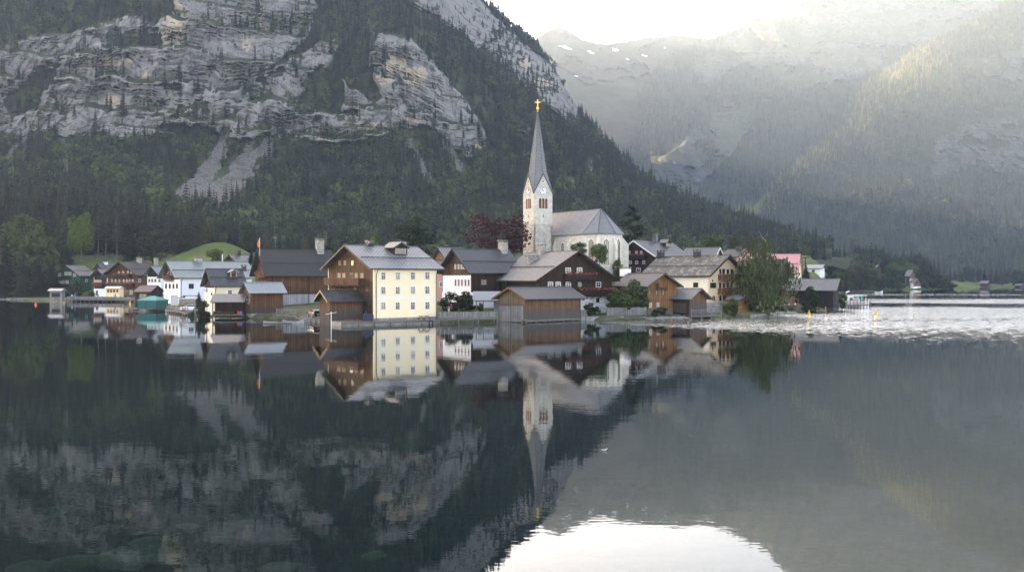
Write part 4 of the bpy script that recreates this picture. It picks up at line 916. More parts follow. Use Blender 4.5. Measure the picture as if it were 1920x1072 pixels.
for x in (311.5, 318.5, 325.5, 332): h.window('L', x, 536.5, 3.3, 9.5, 'redbrown', .12, 'two')
h.window('L', 317, 513, 5, 7, 'white', .1, 'two'); h.balcony('L', 312, 326, 517.5, 524, 'wood_red', .9, True); h.window('R', 358.5, 536.5, 9.5, 9.5, 'redbrown', .12, 'cross'); h.pipe('R', 340)
h.chimney(372, 481.5, 15, .5, 'chim'); h.window('R', 345, 556, 5, 6, 'white', .1)
h = H('house', 'beige house with dark standing seam roof and a single white framed window', 402, 225, 384, 456, 58, 'L', 538, 503.5, 'm_dark', {'L': [('cream', 540), ('wood_dark', 0)], 'R': [('beige', 0)]}, ribs=.55, og=.9, oe=.6, guard=True)
h.window('R', 431, 548.5, 9, 11, 'white', .14, 'cross'); h.pipe('R', 404); h.chimney(457, 496.5, 10, .5, 'brown', 'm_dark'); h.dormer(438, .2, 1.6, 1.3, 'm_light', 'm_dark'); h.window('L', 388, 544, 3, 9, 'white', .1, 'two'); h.window('L', 397, 551, 2.5, 5, 'brown', .08, 'none')
h = H('house', 'low house with slate roof and skylight at the foot of the hillside meadow', 442, 332, 424, 470, 45, 'L', 491, 477, 'm_grey', {'*': [('wood_mid', 0)]}, ribs=.7, base=500); h.chimney(447, 468.5, 8, .5, 'iron', 'iron')
h = H('barn', 'big dark boarded barn with brown black roof behind the pale roofed shed', 505, 233, 479, 628, 60, 'L', 518.5, 466, 'shing_brown', {'L': [('wood_barn', 0)], 'R': [('wood_white_grey', 552), ('wood_barn', 0)]}, og=1.3, oe=.7, guard=True, cat='barn')
h.chimney(599.5, 447, 16, .47, 'chim'); h.window('L', 497, 506, 4.5, 10, 'white', .12, 'two'); h.balcony('L', 486, 503, 513, 520, 'wood_red', .9, True); h.pipe('R', 512); h.pipe('R', 578)
h = H('boatshed', 'boarded boatshed with pale metal roof standing on a stone base by the water', 470, 208, 455, 531, 55, 'L', 551, 529, 'm_light', {'*': [('quay', 588), ('wood_shed', 0)]}, base=598, ribs=.8, og=.7, oe=.7, cat='boatshed', rt=.15, sink=0)
h.window('L', 465, 565, 5, 9, 'white', .1, 'cross')
h = H('house', 'yellow four window wide house with wooden gable and pale slate roof', 700.5, 180, 615, 819, 50, 'L', 505, 459, 'slate', {'L': [('wood_mid', 0)], 'R': [('quay', 596.5), ('yellow', 0)]}, base=604, og=1.25, oe=.8, barge='brown', guard=True)
for row, y in ((0, 517.5), (1, 544.5), (2, 573.5)):
    for x, y2 in ((718.5, 0), (745.5, 0), (774, -.3), (801, -.6)): h.window('R', x, y + y2, 11, 17, 'white', .2, 'cross', None, 'curtain' if (row + int(x)) % 5 == 0 else 'glass', sash='tan')
h.band('R', 560, .32, 'white'); h.pipe('R', 705); h.pipe('R', 817.5)
for x in (637, 647, 661): h.window('L', x, 493, 5.5, 11, 'brown', .1, 'two', None, 'tan' if x != 661 else 'glass')
for x, p in ((636, 'tan'), (645, 'tan'), (659, 'glass'), (668, 'tan'), (679, 'tan')): h.window('L', x, 517, 7, 12, 'brown', .1, 'two', None, p)
for x, p in ((640, 'glass'), (666, 'tan'), (688, 'redbrown')): h.window('L', x, 542, 6, 9, 'brown', .1, 'two', None, p)
h.balcony('L', 620, 685, 521, 534, 'wood_red', 1.5, False, 'brown'); h.chimney(693, 451.5, 14, .5, 'iron', 'm_grey'); h.chimney(753.5, 449.5, 15, .47, 'chim', 'iron'); h.dormer(751, .27, 3.0, 1.5, 'slate', 'dark'); h.door('L', 694, 580, 5, 20)
h = H('shed', 'low dark roofed wooden shed leaning against the yellow house', 618, 178, 599, 680, 50, 'L', 566.5, 544, 'shing_dark', {'*': [('wood_shed', 0)]}, base=606, og=.9, oe=.8, cat='shed', barge='tan', rt=.16)
h = H('annex', 'small yellow annex with two dark windows between shed and yellow house', 681, 184, 676, 702, 50, 'R', 565.5, 561, 'm_grey', {'*': [('yellow', 0)]}, base=602, og=.3, oe=.4, cat='annex', rt=.12)
for x in (684.5, 696): h.window('R', x, 574.5, 6, 13, 'white', .1, 'two')
h = H('house', 'grey slate roofed house peeping out behind the pink house', 838, 246, 814, 873, 60, 'L', 489, 464, 'slate', {'*': [('wood_orange', 0)]}, base=510)
h = H('house', 'pink plastered house squeezed behind the yellow house', 853, 228, 806, 866, 24, 'R', 504, 487, 'm_dark', {'*': [('pink', 0)]})
h.window('L', 842.5, 532.5, 9.5, 10.5, 'white', .16, 'cross'); h.window('L', 842, 515.5, 8, 7, 'white', .1, 'two', None, 'curtain'); h.window('L', 828, 532.5, 8, 10.5, 'white', .16)
h = H('house', 'dark roofed house with white bay of five red shuttered windows', 884, 213, 829, 975, 50, 'L', 513.5, 466, 'm_dark', {'L': [('whitewash', 516), ('wood_mid', 0)], 'R': [('whitewash', 548), ('wood_dark', 0)]}, og=1.3, oe=.8, ribs=.8, guard=True)
for x in (854.5, 860.5, 866.5, 873, 879): h.window('L', x, 530, 3.8, 13, 'white', .06, 'none', None, 'redbrown')
for x in (854, 860, 865.5, 870): h.window('L', x, 500, 2.6, 9, 'white', .1, 'none', None, 'curtain')
h.chimney(943, 450.5, 16.5, .47, 'chim', 'm_grey'); h.window('R', 907, 529, 11, 11, 'brown', .1, 'two', None, 'curtain'); h.window('L', 879, 555, 3.5, 9, 'brown', .1, 'two'); h.window('L', 872, 556, 4, 11, 'white', .1)
h = H('chalet', 'great dark timber chalet with pale shingle roof and flower filled balconies', 1008, 205, 925, 1147, 59, 'R', 528, 470, 'shing_grey', {'L': [('oldwhite', 562), ('wood_dark', 0)], 'R': [('oldwhite', 556), ('wood_dark', 0)]}, og=1.4, oe=1.2, rt=.28, guard=True, barge='wood_dark2')
for x in (1065, 1086.5): h.window('R', x, 507, 10, 10.5, 'white', .11, 'cross')
for x in (1032, 1046.5, 1065.5, 1122): h.window('R', x, 533.5, 9.5, 10.5, 'white', .11, 'cross')
h.window('R', 1087, 533, 8, 9.5, 'greenp', .1, 'two', None, 'curtain'); h.balcony('R', 1056, 1115, 514, 524, 'wood_dark', 1.2, True, 'dark'); h.balcony('R', 1080, 1148, 542.5, 554, 'wood_dark', 1.2, True, 'dark')
h.chimney(1015.5, 458, 14.5, .47, 'chim', 'm_grey'); h.chimney(996.5, 478.5, 18, .30, 'chim', 'shing_grey', 1.2); h.window('R', 1120.5, 563, 6, 8, 'dark', .1, 'none'); h.window('R', 1094, 561, 3, 4, 'dark', .1, 'none'); h.window('L', 946, 536, 6, 14, 'greenp', .1, 'none', None, 'dark')
h = H('boathouse', 'large weathered boathouse with dark shingle roof and double plank doors on the water', 985, 187.5, 934, 1089, 46, 'L', 562.5, 538, 'shing_purple', {'L': [('wood_boat_grey', 0)], 'R': [('wood_boat', 0)]}, base=607, og=.9, oe=.9, cat='boathouse', barge='wood_orange')
for x in (946.5, 970): h.window('L', x, 588, 22, 29, 'greywood', .10, 'none', None, 'greywood', name='door')
h = H('chalet', 'dark red timber chalet with metal trimmed grey roof right of the church', 1226, 263, 1160, 1288, 35, 'L', 482, 451, 'm_dark', {'*': [('wood_dark2', 0)]}, og=1.6, oe=1.3, ribs=.9, barge='white', capm='m_light')
for x in (1180, 1193.5, 1202.5): h.window('L', x, 473.5, 4.2, 6, 'white', .1, 'two', None, 'curtain')
for x in (1182, 1194, 1207): h.window('L', x, 491.5, 5, 6.5, 'white', .12, 'cross')
h.balcony('L', 1174, 1212, 478, 485.5, 'wood_dark', 1.1, True); h.window('L', 1197, 506, 8, 8, 'white', .12); h.chimney(1228.5, 438.5, 9.5, .5, 'm_grey'); h.dormer(1252, .3, 2.6, 1.2, 'm_dark', 'dark')
h = H('house', 'grey roofed house half hidden behind the cream house and the dark red chalet', 1340, 305, 1286, 1351, 32, 'R', 481, 464, 'm_grey', {'*': [('wood_orange', 0)]}, base=500, capm='m_light', barge='white', ribs=.8)
h = H('house', 'dark roofed house behind the birch with only its roof and chimney showing', 1382, 310, 1354, 1412, 40, 'R', 483, 466, 'shing_dark', {'*': [('pink', 0)]}, base=505); h.chimney(1385, 463, 9, .4, 'brown')
h = H('house', 'cream house with lichen spotted roof and two wooden gable balconies', 1328, 228, 1209, 1392, 55, 'R', 519, 478, 'shing_moss', {'L': [('cream', 0)], 'R': [('peach', 0)]}, og=1.4, oe=.9, rt=.3, base=572, barge='wood_black', guard=True)
h.window('L', 1304.5, 534, 9, 9, 'dark', .08, 'two')
for x, y, w_, h_ in ((1350.5, 509, 3.5, 9.5), (1356.5, 509, 4.5, 10), (1364.5, 509.5, 4, 9.5), (1372, 509.5, 4, 9.5), (1350, 535, 3.8, 9.5), (1357, 535, 4, 9), (1364.5, 534.5, 4.5, 9.5), (1372, 534.5, 3.4, 9.5), (1381, 534.5, 4.6, 10)): h.window('R', x, y, w_, h_, 'dark', .08, 'two')
h.window('R', 1337, 535, 6, 10, 'dark', .08, 'two', 'brown'); h.window('R', 1336, 526, 2, 4, 'dark', .06, 'none'); h.window('R', 1338, 559, 6, 10, 'white', .08, 'two'); h.window('R', 1350.5, 559, 4, 10, 'dark', .08, 'two'); h.window('R', 1358, 559, 5, 10, 'brown', .08, 'two')
h.balcony('R', 1346, 1381, 514, 525.5, 'wood_orange', 1.2, False, 'tan'); h.balcony('R', 1345.5, 1380, 539.5, 551, 'wood_orange', 1.2, False, 'tan'); h.chimney(1239, 469.5, 12.5, .5, 'iron', 'iron'); h.chimney(1307, 468.5, 13, .5, 'iron', 'iron')
h = H('house', 'orange boarded two storey house with grey roof and white chimney near the round bushes', 1214, 206, 1157, 1269, 62, 'R', 539, 511.5, 'shing_purple', {'*': [('wood_orange', 0)]}, base=586, og=1.1, oe=.9, barge='brown')
for x in (1218, 1231, 1243.5): h.window('R', x, 548.5, 4.4, 9.5, 'brown', .09, 'none', None, 'glass')
for x in (1219.5, 1233.5): h.window('R', x, 572, 4, 9.5, 'white', .05, 'none', None, 'curtain')
h.balcony('R', 1231, 1248, 531, 538, 'wood_orange', .7, False, 'brown'); h.band('R', 563, .14, 'brown'); h.chimney(1172.5, 500.5, 19, .5, 'm_white', 'chim'); h.window('L', 1207, 565, 9, 3.5, 'white', .06, 'none', None, 'curtain'); h.door('L', 1206, 577, 8, 12, 'wood_red')
h = H('shed', 'brown shed with silvery shingle roof beside the orange boarded house', 1294, 206, 1247, 1325, 45, 'R', 562.5, 540.5, 'shing_grey', {'L': [('wood_dark', 0)], 'R': [('wood_boat', 0)]}, base=590, og=.9, oe=.9, cat='shed', barge='brown')
h.window('L', 1270, 577, 34, 19, 'brown', .08, 'none', None, 'wood_shed', name='door'); h.band('L', 566.5, .3, 'wood_mid')
h = H('hut', 'small honey coloured hut with curved grey roof at the foot of the birch', 1384, 220, 1363, 1415, 28, 'R', 563, 552.5, 'm_blue', {'*': [('wood_hut', 0)]}, base=586, og=.5, oe=.5, cat='hut', rt=.14, barge='brown')
h.window('R', 1400, 571, 11, 10, 'brown', .06, 'two', None, 'wood_hut', name='shutter_door')
h = H('house', 'yellow house under a bright pink metal roof behind the birch', 1494, 302, 1392, 1502.5, 25, 'R', 514, 476, 'm_pink', {'*': [('beige', 0)]}, ribs=.8, og=.5, oe=.8, guard=True)
h = H('house', 'dark brown steep gabled house right behind the birch', 1450, 268, 1398, 1483, 35, 'R', 532, 486, 'shing_dark', {'*': [('wood_mid', 0)]}, og=1.3, oe=1.1, barge='wood_black'); h.window('R', 1459, 508, 4.5, 10, 'white', .12, 'cross'); h.window('R', 1470, 535, 4.5, 8, 'white', .12)
h = H('boathouse', 'black boarded boathouse with grey shingle roof at the right end of the village', 1562, 258, 1482, 1572.5, 29, 'R', 546, 522, 'shing_grey', {'*': [('wood_black', 0)]}, base=582, og=1.1, oe=.9, cat='boathouse', barge='wood_mid')
h.window('R', 1568.5, 561, 5, 24, 'wood_black', .1, 'none', None, 'dark', name='door')
# beyond the village
h = H('house', 'white house with low grey roof on the green slope past the pink roof', 1538, 470, 1511, 1546, 25, 'R', 504, 495.5, 'm_grey', {'*': [('whitewash', 0)]}, base=520, oe=1.6, og=1.2); h.window('L', 1525, 508, 5, 4, 'brown', .15, 'two')
h = H('house', 'tall house with pale grey roof among the trees of the headland', 1706, 828, 1698, 1716, 50, 'R', 518, 506, 'shing_grey', {'R': [('oldwhite', 522), ('wood_boat', 0)], 'L': [('wood_mid', 0)]}, base=541, oe=.8); h.window('R', 1711, 526, 2.2, 3, 'brown', .1, 'none')
h = H('house', 'little white and brown house on the headland waterline', 1713, 812, 1707, 1727, 35, 'R', 530, 521.5, 'shing_dark', {'R': [('whitewash', 537), ('wood_orange', 0)], 'L': [('whitewash', 0)]}, base=543, oe=.8); h.window('R', 1719, 531, 3, 3, 'brown', .1, 'none')
h = H('house', 'dark wooden house up the headland slope with only its roof above the trees', 1642, 770, 1636, 1652, 45, 'R', 503, 492.5, 'shing_grey', {'*': [('wood_dark2', 0)]}, base=520, oe=1.2, og=1.2)
h = H('boathouse', 'dull red boathouse on the far shore beside the lone round tree', 1850, 1046, 1837, 1857, 35, 'R', 531.5, 526, 'shing_plum', {'*': [('wood_dark2', 0)]}, base=539.5, oe=.8, cat='boathouse'); h.window('R', 1854, 536, 2.5, 3, 'dark', .1, 'none')
h = H('boathouse', 'dull red boathouse on the far shore at the right edge of the view', 1913, 1048, 1903, 1926, 35, 'R', 535, 530.5, 'm_light', {'*': [('wood_dark2', 0)]}, base=539.5, oe=.8, cat='boathouse')

# ------------------------------------------------------------------ the church
ch = empty('church', (0, 0, 0), 0, 'stone church with tall grey spire, gilded cross and polygonal apse', 'church')
th = R(61); sn, cs = math.sin(th), math.cos(th); TC = at(1001, HY, 266); TW = 5.8; tz = 10.0
ch.location = (TC.x, TC.y, tz)
def tw(x, y, z): return (x * sn - y * cs, x * cs + y * sn, z - tz)      # tower frame: x along the right face, y along the left face
zw, zg, zs = zat(362, 268), zat(327, 268), zat(209, 270)
m = MB(); T = TW
for f in (lambda u, o, z: tw(u, o, z), lambda u, o, z: tw(u, T - o, z), lambda u, o, z: tw(o, u, z), lambda u, o, z: tw(T - o, u, z)):
    for P in ([(0, tz), (T, tz), (T, zw - 8.5), (0, zw - 8.5)], ): m.extrude(P, 0, .5, lambda t, u, v: f(u, t, v))
m.build('tower', M['tower'], ch)
m = MB()
for f in (lambda u, o, z: tw(u, o, z), lambda u, o, z: tw(u, T - o, z), lambda u, o, z: tw(o, u, z), lambda u, o, z: tw(T - o, u, z)):
    m.extrude([(0, zw - 8.498), (T, zw - 8.498), (T, zw), (T / 2, zg), (0, zw)], .001, .45, lambda t, u, v: f(u, t, v))
bel = m.build('belfry', stone('belfry_stone', (.42, .38, .32), (.72, .66, .56), 1.3), ch)
m = MB(); c_ = T / 2; V = []
k = 3.02 / 3.05
ring0 = [(-.12, -.12, zw - .1), (c_, -.10, zg + .15), (T + .12, -.12, zw - .1), (T + .10, c_, zg + .15), (T + .12, T + .12, zw - .1), (c_, T + .10, zg + .15), (-.12, T + .12, zw - .1), (-.10, c_, zg + .15)]
V += [tw(*p) for p in ring0]
for (zz, rr) in ((zw + 5.6, 2.55), (zw + 12, 1.62), (zs - .2, .12)):
    for i in range(8):
        a = math.atan2(ring0[i][1] - c_, ring0[i][0] - c_); V.append(tw(c_ + rr * math.cos(a), c_ + rr * math.sin(a), zz))
Fc = []
for r_ in range(3):
    for i in range(8): Fc.append((r_ * 8 + i, r_ * 8 + (i + 1) % 8, (r_ + 1) * 8 + (i + 1) % 8, (r_ + 1) * 8 + i))
Fc.append(tuple(24 + i for i in range(8))); m.add(V, Fc); sp = m.build('spire', M['spire'], ch)
m = MB()
for i in range(8):
    for r_ in range(3): m.bar(V[r_ * 8 + i], V[(r_ + 1) * 8 + i], .09)
m.build('ridge_strip', M['m_dark'], sp)
m = MB()
for f in (lambda u, o, z: tw(u, -o, z), lambda u, o, z: tw(-o, u, z), lambda u, o, z: tw(u, T + o, z), lambda u, o, z: tw(T + o, u, z)):
    for (u0, z0), (u1, z1) in (((-.22, zw - .35), (c_, zg + .12)), ((c_, zg + .12), (T + .22, zw - .35))): m.bar(f(u0, .12, z0), f(u1, .12, z1), .28, .2)
m.build('gable_coping', M['m_dark'], ch)
tip = tw(c_, c_, zs)
MB().lathe([(.1, -.5), (.14, 0), (.05, .2), (.2, .25), (.36, .5), (.40, .72), (.36, .95), (.2, 1.25), (.05, 1.35)], tip, 14).build('gilded_ball', M['gold'], ch, True)
m = MB(); b = Vector(tip) + Vector((0, 0, 1.3)); m.box((b.x - .11, b.y - .1, b.z), (b.x + .11, b.y + .1, b.z + 1.75)); m.box((b.x - .6, b.y - .09, b.z + 1.02), (b.x + .6, b.y + .09, b.z + 1.25))
for dx in (-.64, .64): m.ball((b.x + dx, b.y, b.z + 1.135), .16, 8, 5)
m.ball((b.x, b.y, b.z + 1.8), .16, 8, 5); m.build('gilded_cross', M['gold'], ch)
for fi, f in enumerate((lambda u, o, z: tw(u, -o, z), lambda u, o, z: tw(-o, u, z))):
    zc = zat(358, 267); R_ = 1.12
    disc = MB(); n = 28; P = [(c_ + R_ * math.cos(2 * math.pi * i / n), zc + R_ * math.sin(2 * math.pi * i / n)) for i in range(n)]; disc.extrude(P, .0, .07, lambda t, u, v: f(u, t, v)); ck = disc.build('clock', M['white'], ch)
    mk = MB(); hd = MB()
    for i in range(12):
        a = math.pi / 6 * i; d = Vector((math.cos(a), math.sin(a))); mk.bar(f(c_ + d.x * .70, .085, zc + d.y * .70), f(c_ + d.x * 1.02, .085, zc + d.y * 1.02), .15 if i % 3 == 0 else .10, .05)
    for i in range(n):
        a0, a1 = 2 * math.pi * i / n, 2 * math.pi * (i + 1) / n; mk.bar(f(c_ + 1.1 * math.cos(a0), .08, zc + 1.1 * math.sin(a0)), f(c_ + 1.1 * math.cos(a1), .08, zc + 1.1 * math.sin(a1)), .07, .05)
    mk.build('clock_numerals', M['iron'], ck)
    for a, L_, w_ in ((R(150), .62, .16), (R(118), .9, .11)): hd.bar(f(c_, .12, zc), f(c_ + L_ * math.cos(a), .12, zc + L_ * math.sin(a)), w_, .05)
    hd.bar(f(c_ - .16, .13, zc), f(c_ + .16, .13, zc), .3, .05); hd.build('clock_hand', M['iron'], ck)
    zb0, zb1 = zat(391, 267), zat(372, 267)
    fr = MB(); fr.extrude([(c_ - 1.55, zb0 - .25), (c_ + 1.55, zb0 - .25), (c_ + 1.55, zb0), (c_ - 1.55, zb0)], 0, .14, lambda t, u, v: f(u, t, v))
    for k in (-1, 0, 1):
        u = c_ + k * .92; P = [(u - .38, zb0), (u + .38, zb0), (u + .38, zb1 - .4), (u + .27, zb1 - .1), (u, zb1 + .05), (u - .27, zb1 - .1), (u - .38, zb1 - .4)]
        q = MB(); q.extrude(P, .0, .05, lambda t, u_, v: f(u_, t, v)); wq = q.build('belfry_window', M['dark'], ch)
        lv = MB(); lv.extrude([(u - .30, zb0 + .04), (u - .05, zb0 + .04), (u - .05, zb1 - .3), (u - .30, zb1 - .45)], .055, .11, lambda t, u_, v: f(u_, t, v)); lv.extrude([(u + .05, zb0 + .04), (u + .30, zb0 + .04), (u + .30, zb1 - .45), (u + .05, zb1 - .3)], .055, .11, lambda t, u_, v: f(u_, t, v)); lv.build('shutter', M['redbrown'], wq)
        if k < 1: fr.extrude([(u + .39, zb0), (u + .53, zb0), (u + .53, zb1 - .3), (u + .39, zb1 - .3)], 0, .1, lambda t, u_, v: f(u_, t, v))
    fr.build('window_surround', M['church'], ch)
    q = MB(); q.extrude([(c_ - .1, zat(408, 267)), (c_ + .1, zat(408, 267)), (c_ + .1, zat(402, 267)), (c_ - .1, zat(402, 267))], .0, .03, lambda t, u, v: f(u, t, v)); q.build('slit_window', M['dark'], ch)
    q = MB(); q.extrude([(c_ + .22 * math.cos(i * .785), zat(340, 267) + .22 * math.sin(i * .785)) for i in range(8)], 0, .04, lambda t, u, v: f(u, t, v)); q.build('round_window', M['redbrown'], ch)
# nave
E = at(1127, 391, 262); Ax = Vector((.54, -.842, 0)); Bx = Vector((-.842, -.54, 0)); NL = 24.0; nw = 5.6; ze_ = zat(437, 259) ; zR = E.z; zb_ = 9.5
def nv(a, b, z): p = E + Ax * a + Bx * b; return (p.x - TC.x, p.y - TC.y, z - tz)
ang = [0, 45, 90, 135, 180]
foot = [(-NL, nw)] + [(nw * math.sin(R(q)), nw * math.cos(R(q))) for q in ang] + [(-NL, -nw)]
m = MB()
for (a0, b0), (a1, b1) in zip(foot[:-1], foot[1:]):
    d = Vector((a1 - a0, b1 - b0)).normalized(); nrm = Vector((-d.y, d.x)); nrm = -nrm if nrm.dot(Vector((a0 + a1, b0 + b1)) / 2 - Vector((-4, 0))) > 0 else nrm
    P = [(a0, b0), (a1, b1), (a1 + nrm.x * .5, b1 + nrm.y * .5), (a0 + nrm.x * .5, b0 + nrm.y * .5)]
    m.add([nv(x, y, zb_) for x, y in P] + [nv(x, y, ze_) for x, y in P], [(3, 2, 1, 0), (4, 5, 6, 7), (0, 1, 5, 4), (1, 2, 6, 5), (2, 3, 7, 6), (3, 0, 4, 7)])
m.build('nave_wall', M['church'], ch)
m = MB(); o = nw + .5; eave = [(-NL, o)] + [(o * math.sin(R(q)), o * math.cos(R(q))) for q in ang] + [(-NL, -o)]; zo = ze_ - .1
Vt = [nv(a, b, zo) for a, b in eave] + [nv(0, 0, zR), nv(-NL, 0, zR)] + [nv(a, b, zo - .25) for a, b in eave] + [nv(0, 0, zR - .3), nv(-NL, 0, zR - .3)]
m.add(Vt, [(0, 1, 7, 8), (1, 2, 7), (2, 3, 7), (3, 4, 7), (4, 5, 7), (5, 6, 8, 7)] + [(9, 17, 16, 10), (10, 16, 11), (11, 16, 12), (12, 16, 13), (13, 16, 14), (14, 16, 17, 15)] + [(i, i + 9, i + 10, i + 1) for i in range(6)])
nr = m.build('nave_roof', M['nave_roof'], ch)
m = MB(); m.bar(nv(-NL, 0, zR + .05), nv(0, 0, zR + .05), .3, .12)
for q in (1, 2, 3, 4, 5): m.bar(nv(*eave[q], zo + .04), nv(0, 0, zR + .05), .16, .08)
m.build('hip_strip', M['m_dark'], nr)
def wedge(a, b, da, db, w_, d_, zt, name='buttress'):
    d = Vector((da, db)).normalized(); t_ = Vector((-d.y, d.x)); q = MB(); P = Vector((a, b))
    pts = [P + t_ * w_ / 2 - d * .2, P - t_ * w_ / 2 - d * .2, P - t_ * w_ / 2 + d * d_, P + t_ * w_ / 2 + d * d_]
    q.add([nv(p.x, p.y, zb_) for p in pts] + [nv(p.x, p.y, zt if i < 2 else zt - 2.2) for i, p in enumerate(pts)], [(3, 2, 1, 0), (4, 5, 6, 7), (0, 1, 5, 4), (1, 2, 6, 5), (2, 3, 7, 6), (3, 0, 4, 7)]); q.build(name, M['church'], ch)
for q in ang[1:4]: wedge(nw * math.sin(R(q)), nw * math.cos(R(q)), math.sin(R(q)), math.cos(R(q)), .8, 1.6 if q == 135 else .9, ze_ - .8)
for a in (-6, -13, -20): wedge(a, nw, 0, 1, .8, 1.0, ze_ - 1.0)
def lancet(a, b, da, db, w_, z0, z1, name='lancet_window', mat='glass'):
    d = Vector((da, db)).normalized(); t_ = Vector((-d.y, d.x)); q = MB(); s_ = MB()
    for mbx, e, oo in ((s_, .22, .05), (q, 0, .09)):
        W2 = w_ / 2 + e; P = [(-W2, z0 - e), (W2, z0 - e), (W2, z1 - W2 * 1.1), (W2 * .6, z1 - W2 * .35 + e), (0, z1 + e), (-W2 * .6, z1 - W2 * .35 + e), (-W2, z1 - W2 * 1.1)]
        mbx.extrude(P, -.05, oo, lambda t, u, v: nv(a + t_.x * u + d.x * t, b + t_.y * u + d.y * t, v))
    fr = s_.build(name, M['beige'], ch); q.build('pane', M[mat], fr); l_ = MB()
    for k in (-1, 1): p = Vector((a, b)) + t_ * (k * w_ / 6) + d * .10; l_.bar(nv(p.x, p.y, z0), nv(p.x, p.y, z1 - w_ * .4), .07)
    l_.build('tracery', M['church'], fr)
for q0, q1 in ((0, 45), (45, 90), (90, 135)):
    qm = R((q0 + q1) / 2); rr = nw * math.cos(R(22.5)); lancet(rr * math.sin(qm), rr * math.cos(qm), math.sin(qm), math.cos(qm), 1.5, ze_ - 8.3, ze_ - 1.6)
for a in (-3, -9.5, -16.5): lancet(a, nw, 0, 1, 1.0, ze_ - 6.5, ze_ - 2.3)

# ------------------------------------------------------------------ single trees and bushes
CROWN = {}
def crown(kind, me, mat): me.materials.append(mat); CROWN[kind] = me
for i, (s_, ly, sp_, wd, dr) in enumerate([(11, 26, 17, .155, .38), (12, 22, 16, .19, .45), (13, 24, 15, .135, .30)]): crown('spruce%d' % i, conifer_mesh('crown', s_, ly, sp_, wd, .03, dr), F_DARK if i != 1 else F_SPRUCE)
crown('thin', conifer_mesh('crown', 21, 15, 9, .13, .45, .1), foliage_material('sparse_brown_needles', (.02, .019, .013), (.045, .042, .03), .1))
crown('lime', leaf_mesh('crown', 31, lumps(31, 46, 'tall', .22), 34, .028), F_LIME)
crown('broad', leaf_mesh('crown', 32, lumps(32, 40, 'round', .10), 30, .032), F_BROAD)
crown('deep', leaf_mesh('crown', 33, lumps(33, 44, 'round', .06), 32, .030), F_DEEP)
crown('olive', leaf_mesh('crown', 34, lumps(34, 42, 'tall', .10), 20, .024), F_OLIVE)
crown('bigolive', leaf_mesh('crown', 35, lumps(35, 60, 'tall', .03), 30, .026), foliage_material('dull_green_leaves', (.017, .028, .009), (.05, .062, .02), .05))
crown('pine', leaf_mesh('crown', 36, lumps(36, 44, 'round', .12), 34, .026, .55), F_PINE)
crown('cedar', leaf_mesh('crown', 37, [(random.Random(i).uniform(-.3, .3) * (1.15 - i / 26), random.Random(i + 90).uniform(-.3, .3) * (1.15 - i / 26), .16 + .8 * i / 26, .12 - .05 * i / 26) for i in range(26)], 40, .026, .35), F_PINE)
crown('beech', leaf_mesh('crown', 38, lumps(38, 50, 'round', .12), 22, .024), F_BEECH)
bl = [(x * (.42 if z > .6 else 1.12) + .05 * math.sin(z * 17), y * (.42 if z > .6 else 1.12), z, r_ * (.7 if z > .6 else .95)) for x, y, z, r_ in lumps(39, 70, 'tall', .10)]
crown('birch', leaf_mesh('crown', 39, bl, 44, .019, 1.25, hang=.9), F_BIRCH)
crown('bush', leaf_mesh('crown', 40, lumps(40, 34, 'round', .0), 36, .036), F_DEEP)
crown('bush_light', leaf_mesh('crown', 41, lumps(41, 34, 'round', .0), 32, .036), F_BROAD)
crown('bush_yellow', leaf_mesh('crown', 42, lumps(42, 32, 'round', .0), 30, .034), F_OLIVE)
TRUNK = {'tree': trunk_mesh('trunk', 1, .8, .020, 9), 'tall': trunk_mesh('trunk', 2, .95, .011, 0), 'birch': trunk_mesh('trunk', 3, .9, .014, 10, .06, .2), 'stub': trunk_mesh('trunk', 4, .5, .03, 6, 0, .25, .08)}
for k, me in TRUNK.items(): me.materials.append(BIRCHBARK if k == 'birch' else BARK)
TSPEC = dict(thin='tall', birch='birch', bush='stub', bush_light='stub', bush_yellow='stub')
def tree(kind, px, top, w_, D, label, name='tree', cat='tree', group=None, base=None, turn=None):
    """w_ = crown width in px of the photo; the crown mesh is about .8 units wide for leafy kinds, twice its radius for conifers"""
    p = at(px, HY, D); z0 = zat(base, D) if base is not None else gz(p.x, D); h = max(1.0, zat(top, D) - z0)
    wm = w_ * D / F; unit = {'spruce0': .31, 'spruce1': .38, 'spruce2': .27, 'thin': .26, 'cedar': .74, 'birch': .84}.get(kind, .84)
    tu = random.random() * 6.28 if turn is None else turn
    o = empty(name, (p.x, D, z0 - .15), tu, label, cat, group); o.scale = (wm / unit, wm / unit, h)
    c = bpy.data.objects.new('crown', CROWN[kind]); col.objects.link(c); c.parent = o
    tr = bpy.data.objects.new('trunk', TRUNK[TSPEC.get(kind, 'tall' if kind.startswith('spruce') else 'tree')]); col.objects.link(tr); tr.parent = o
    return o
def bush(kind, px, top, w_, D, label, base=None): return tree(kind, px, top, w_, D, label, 'bush', 'bush', None, base)
rr = random.Random(5)
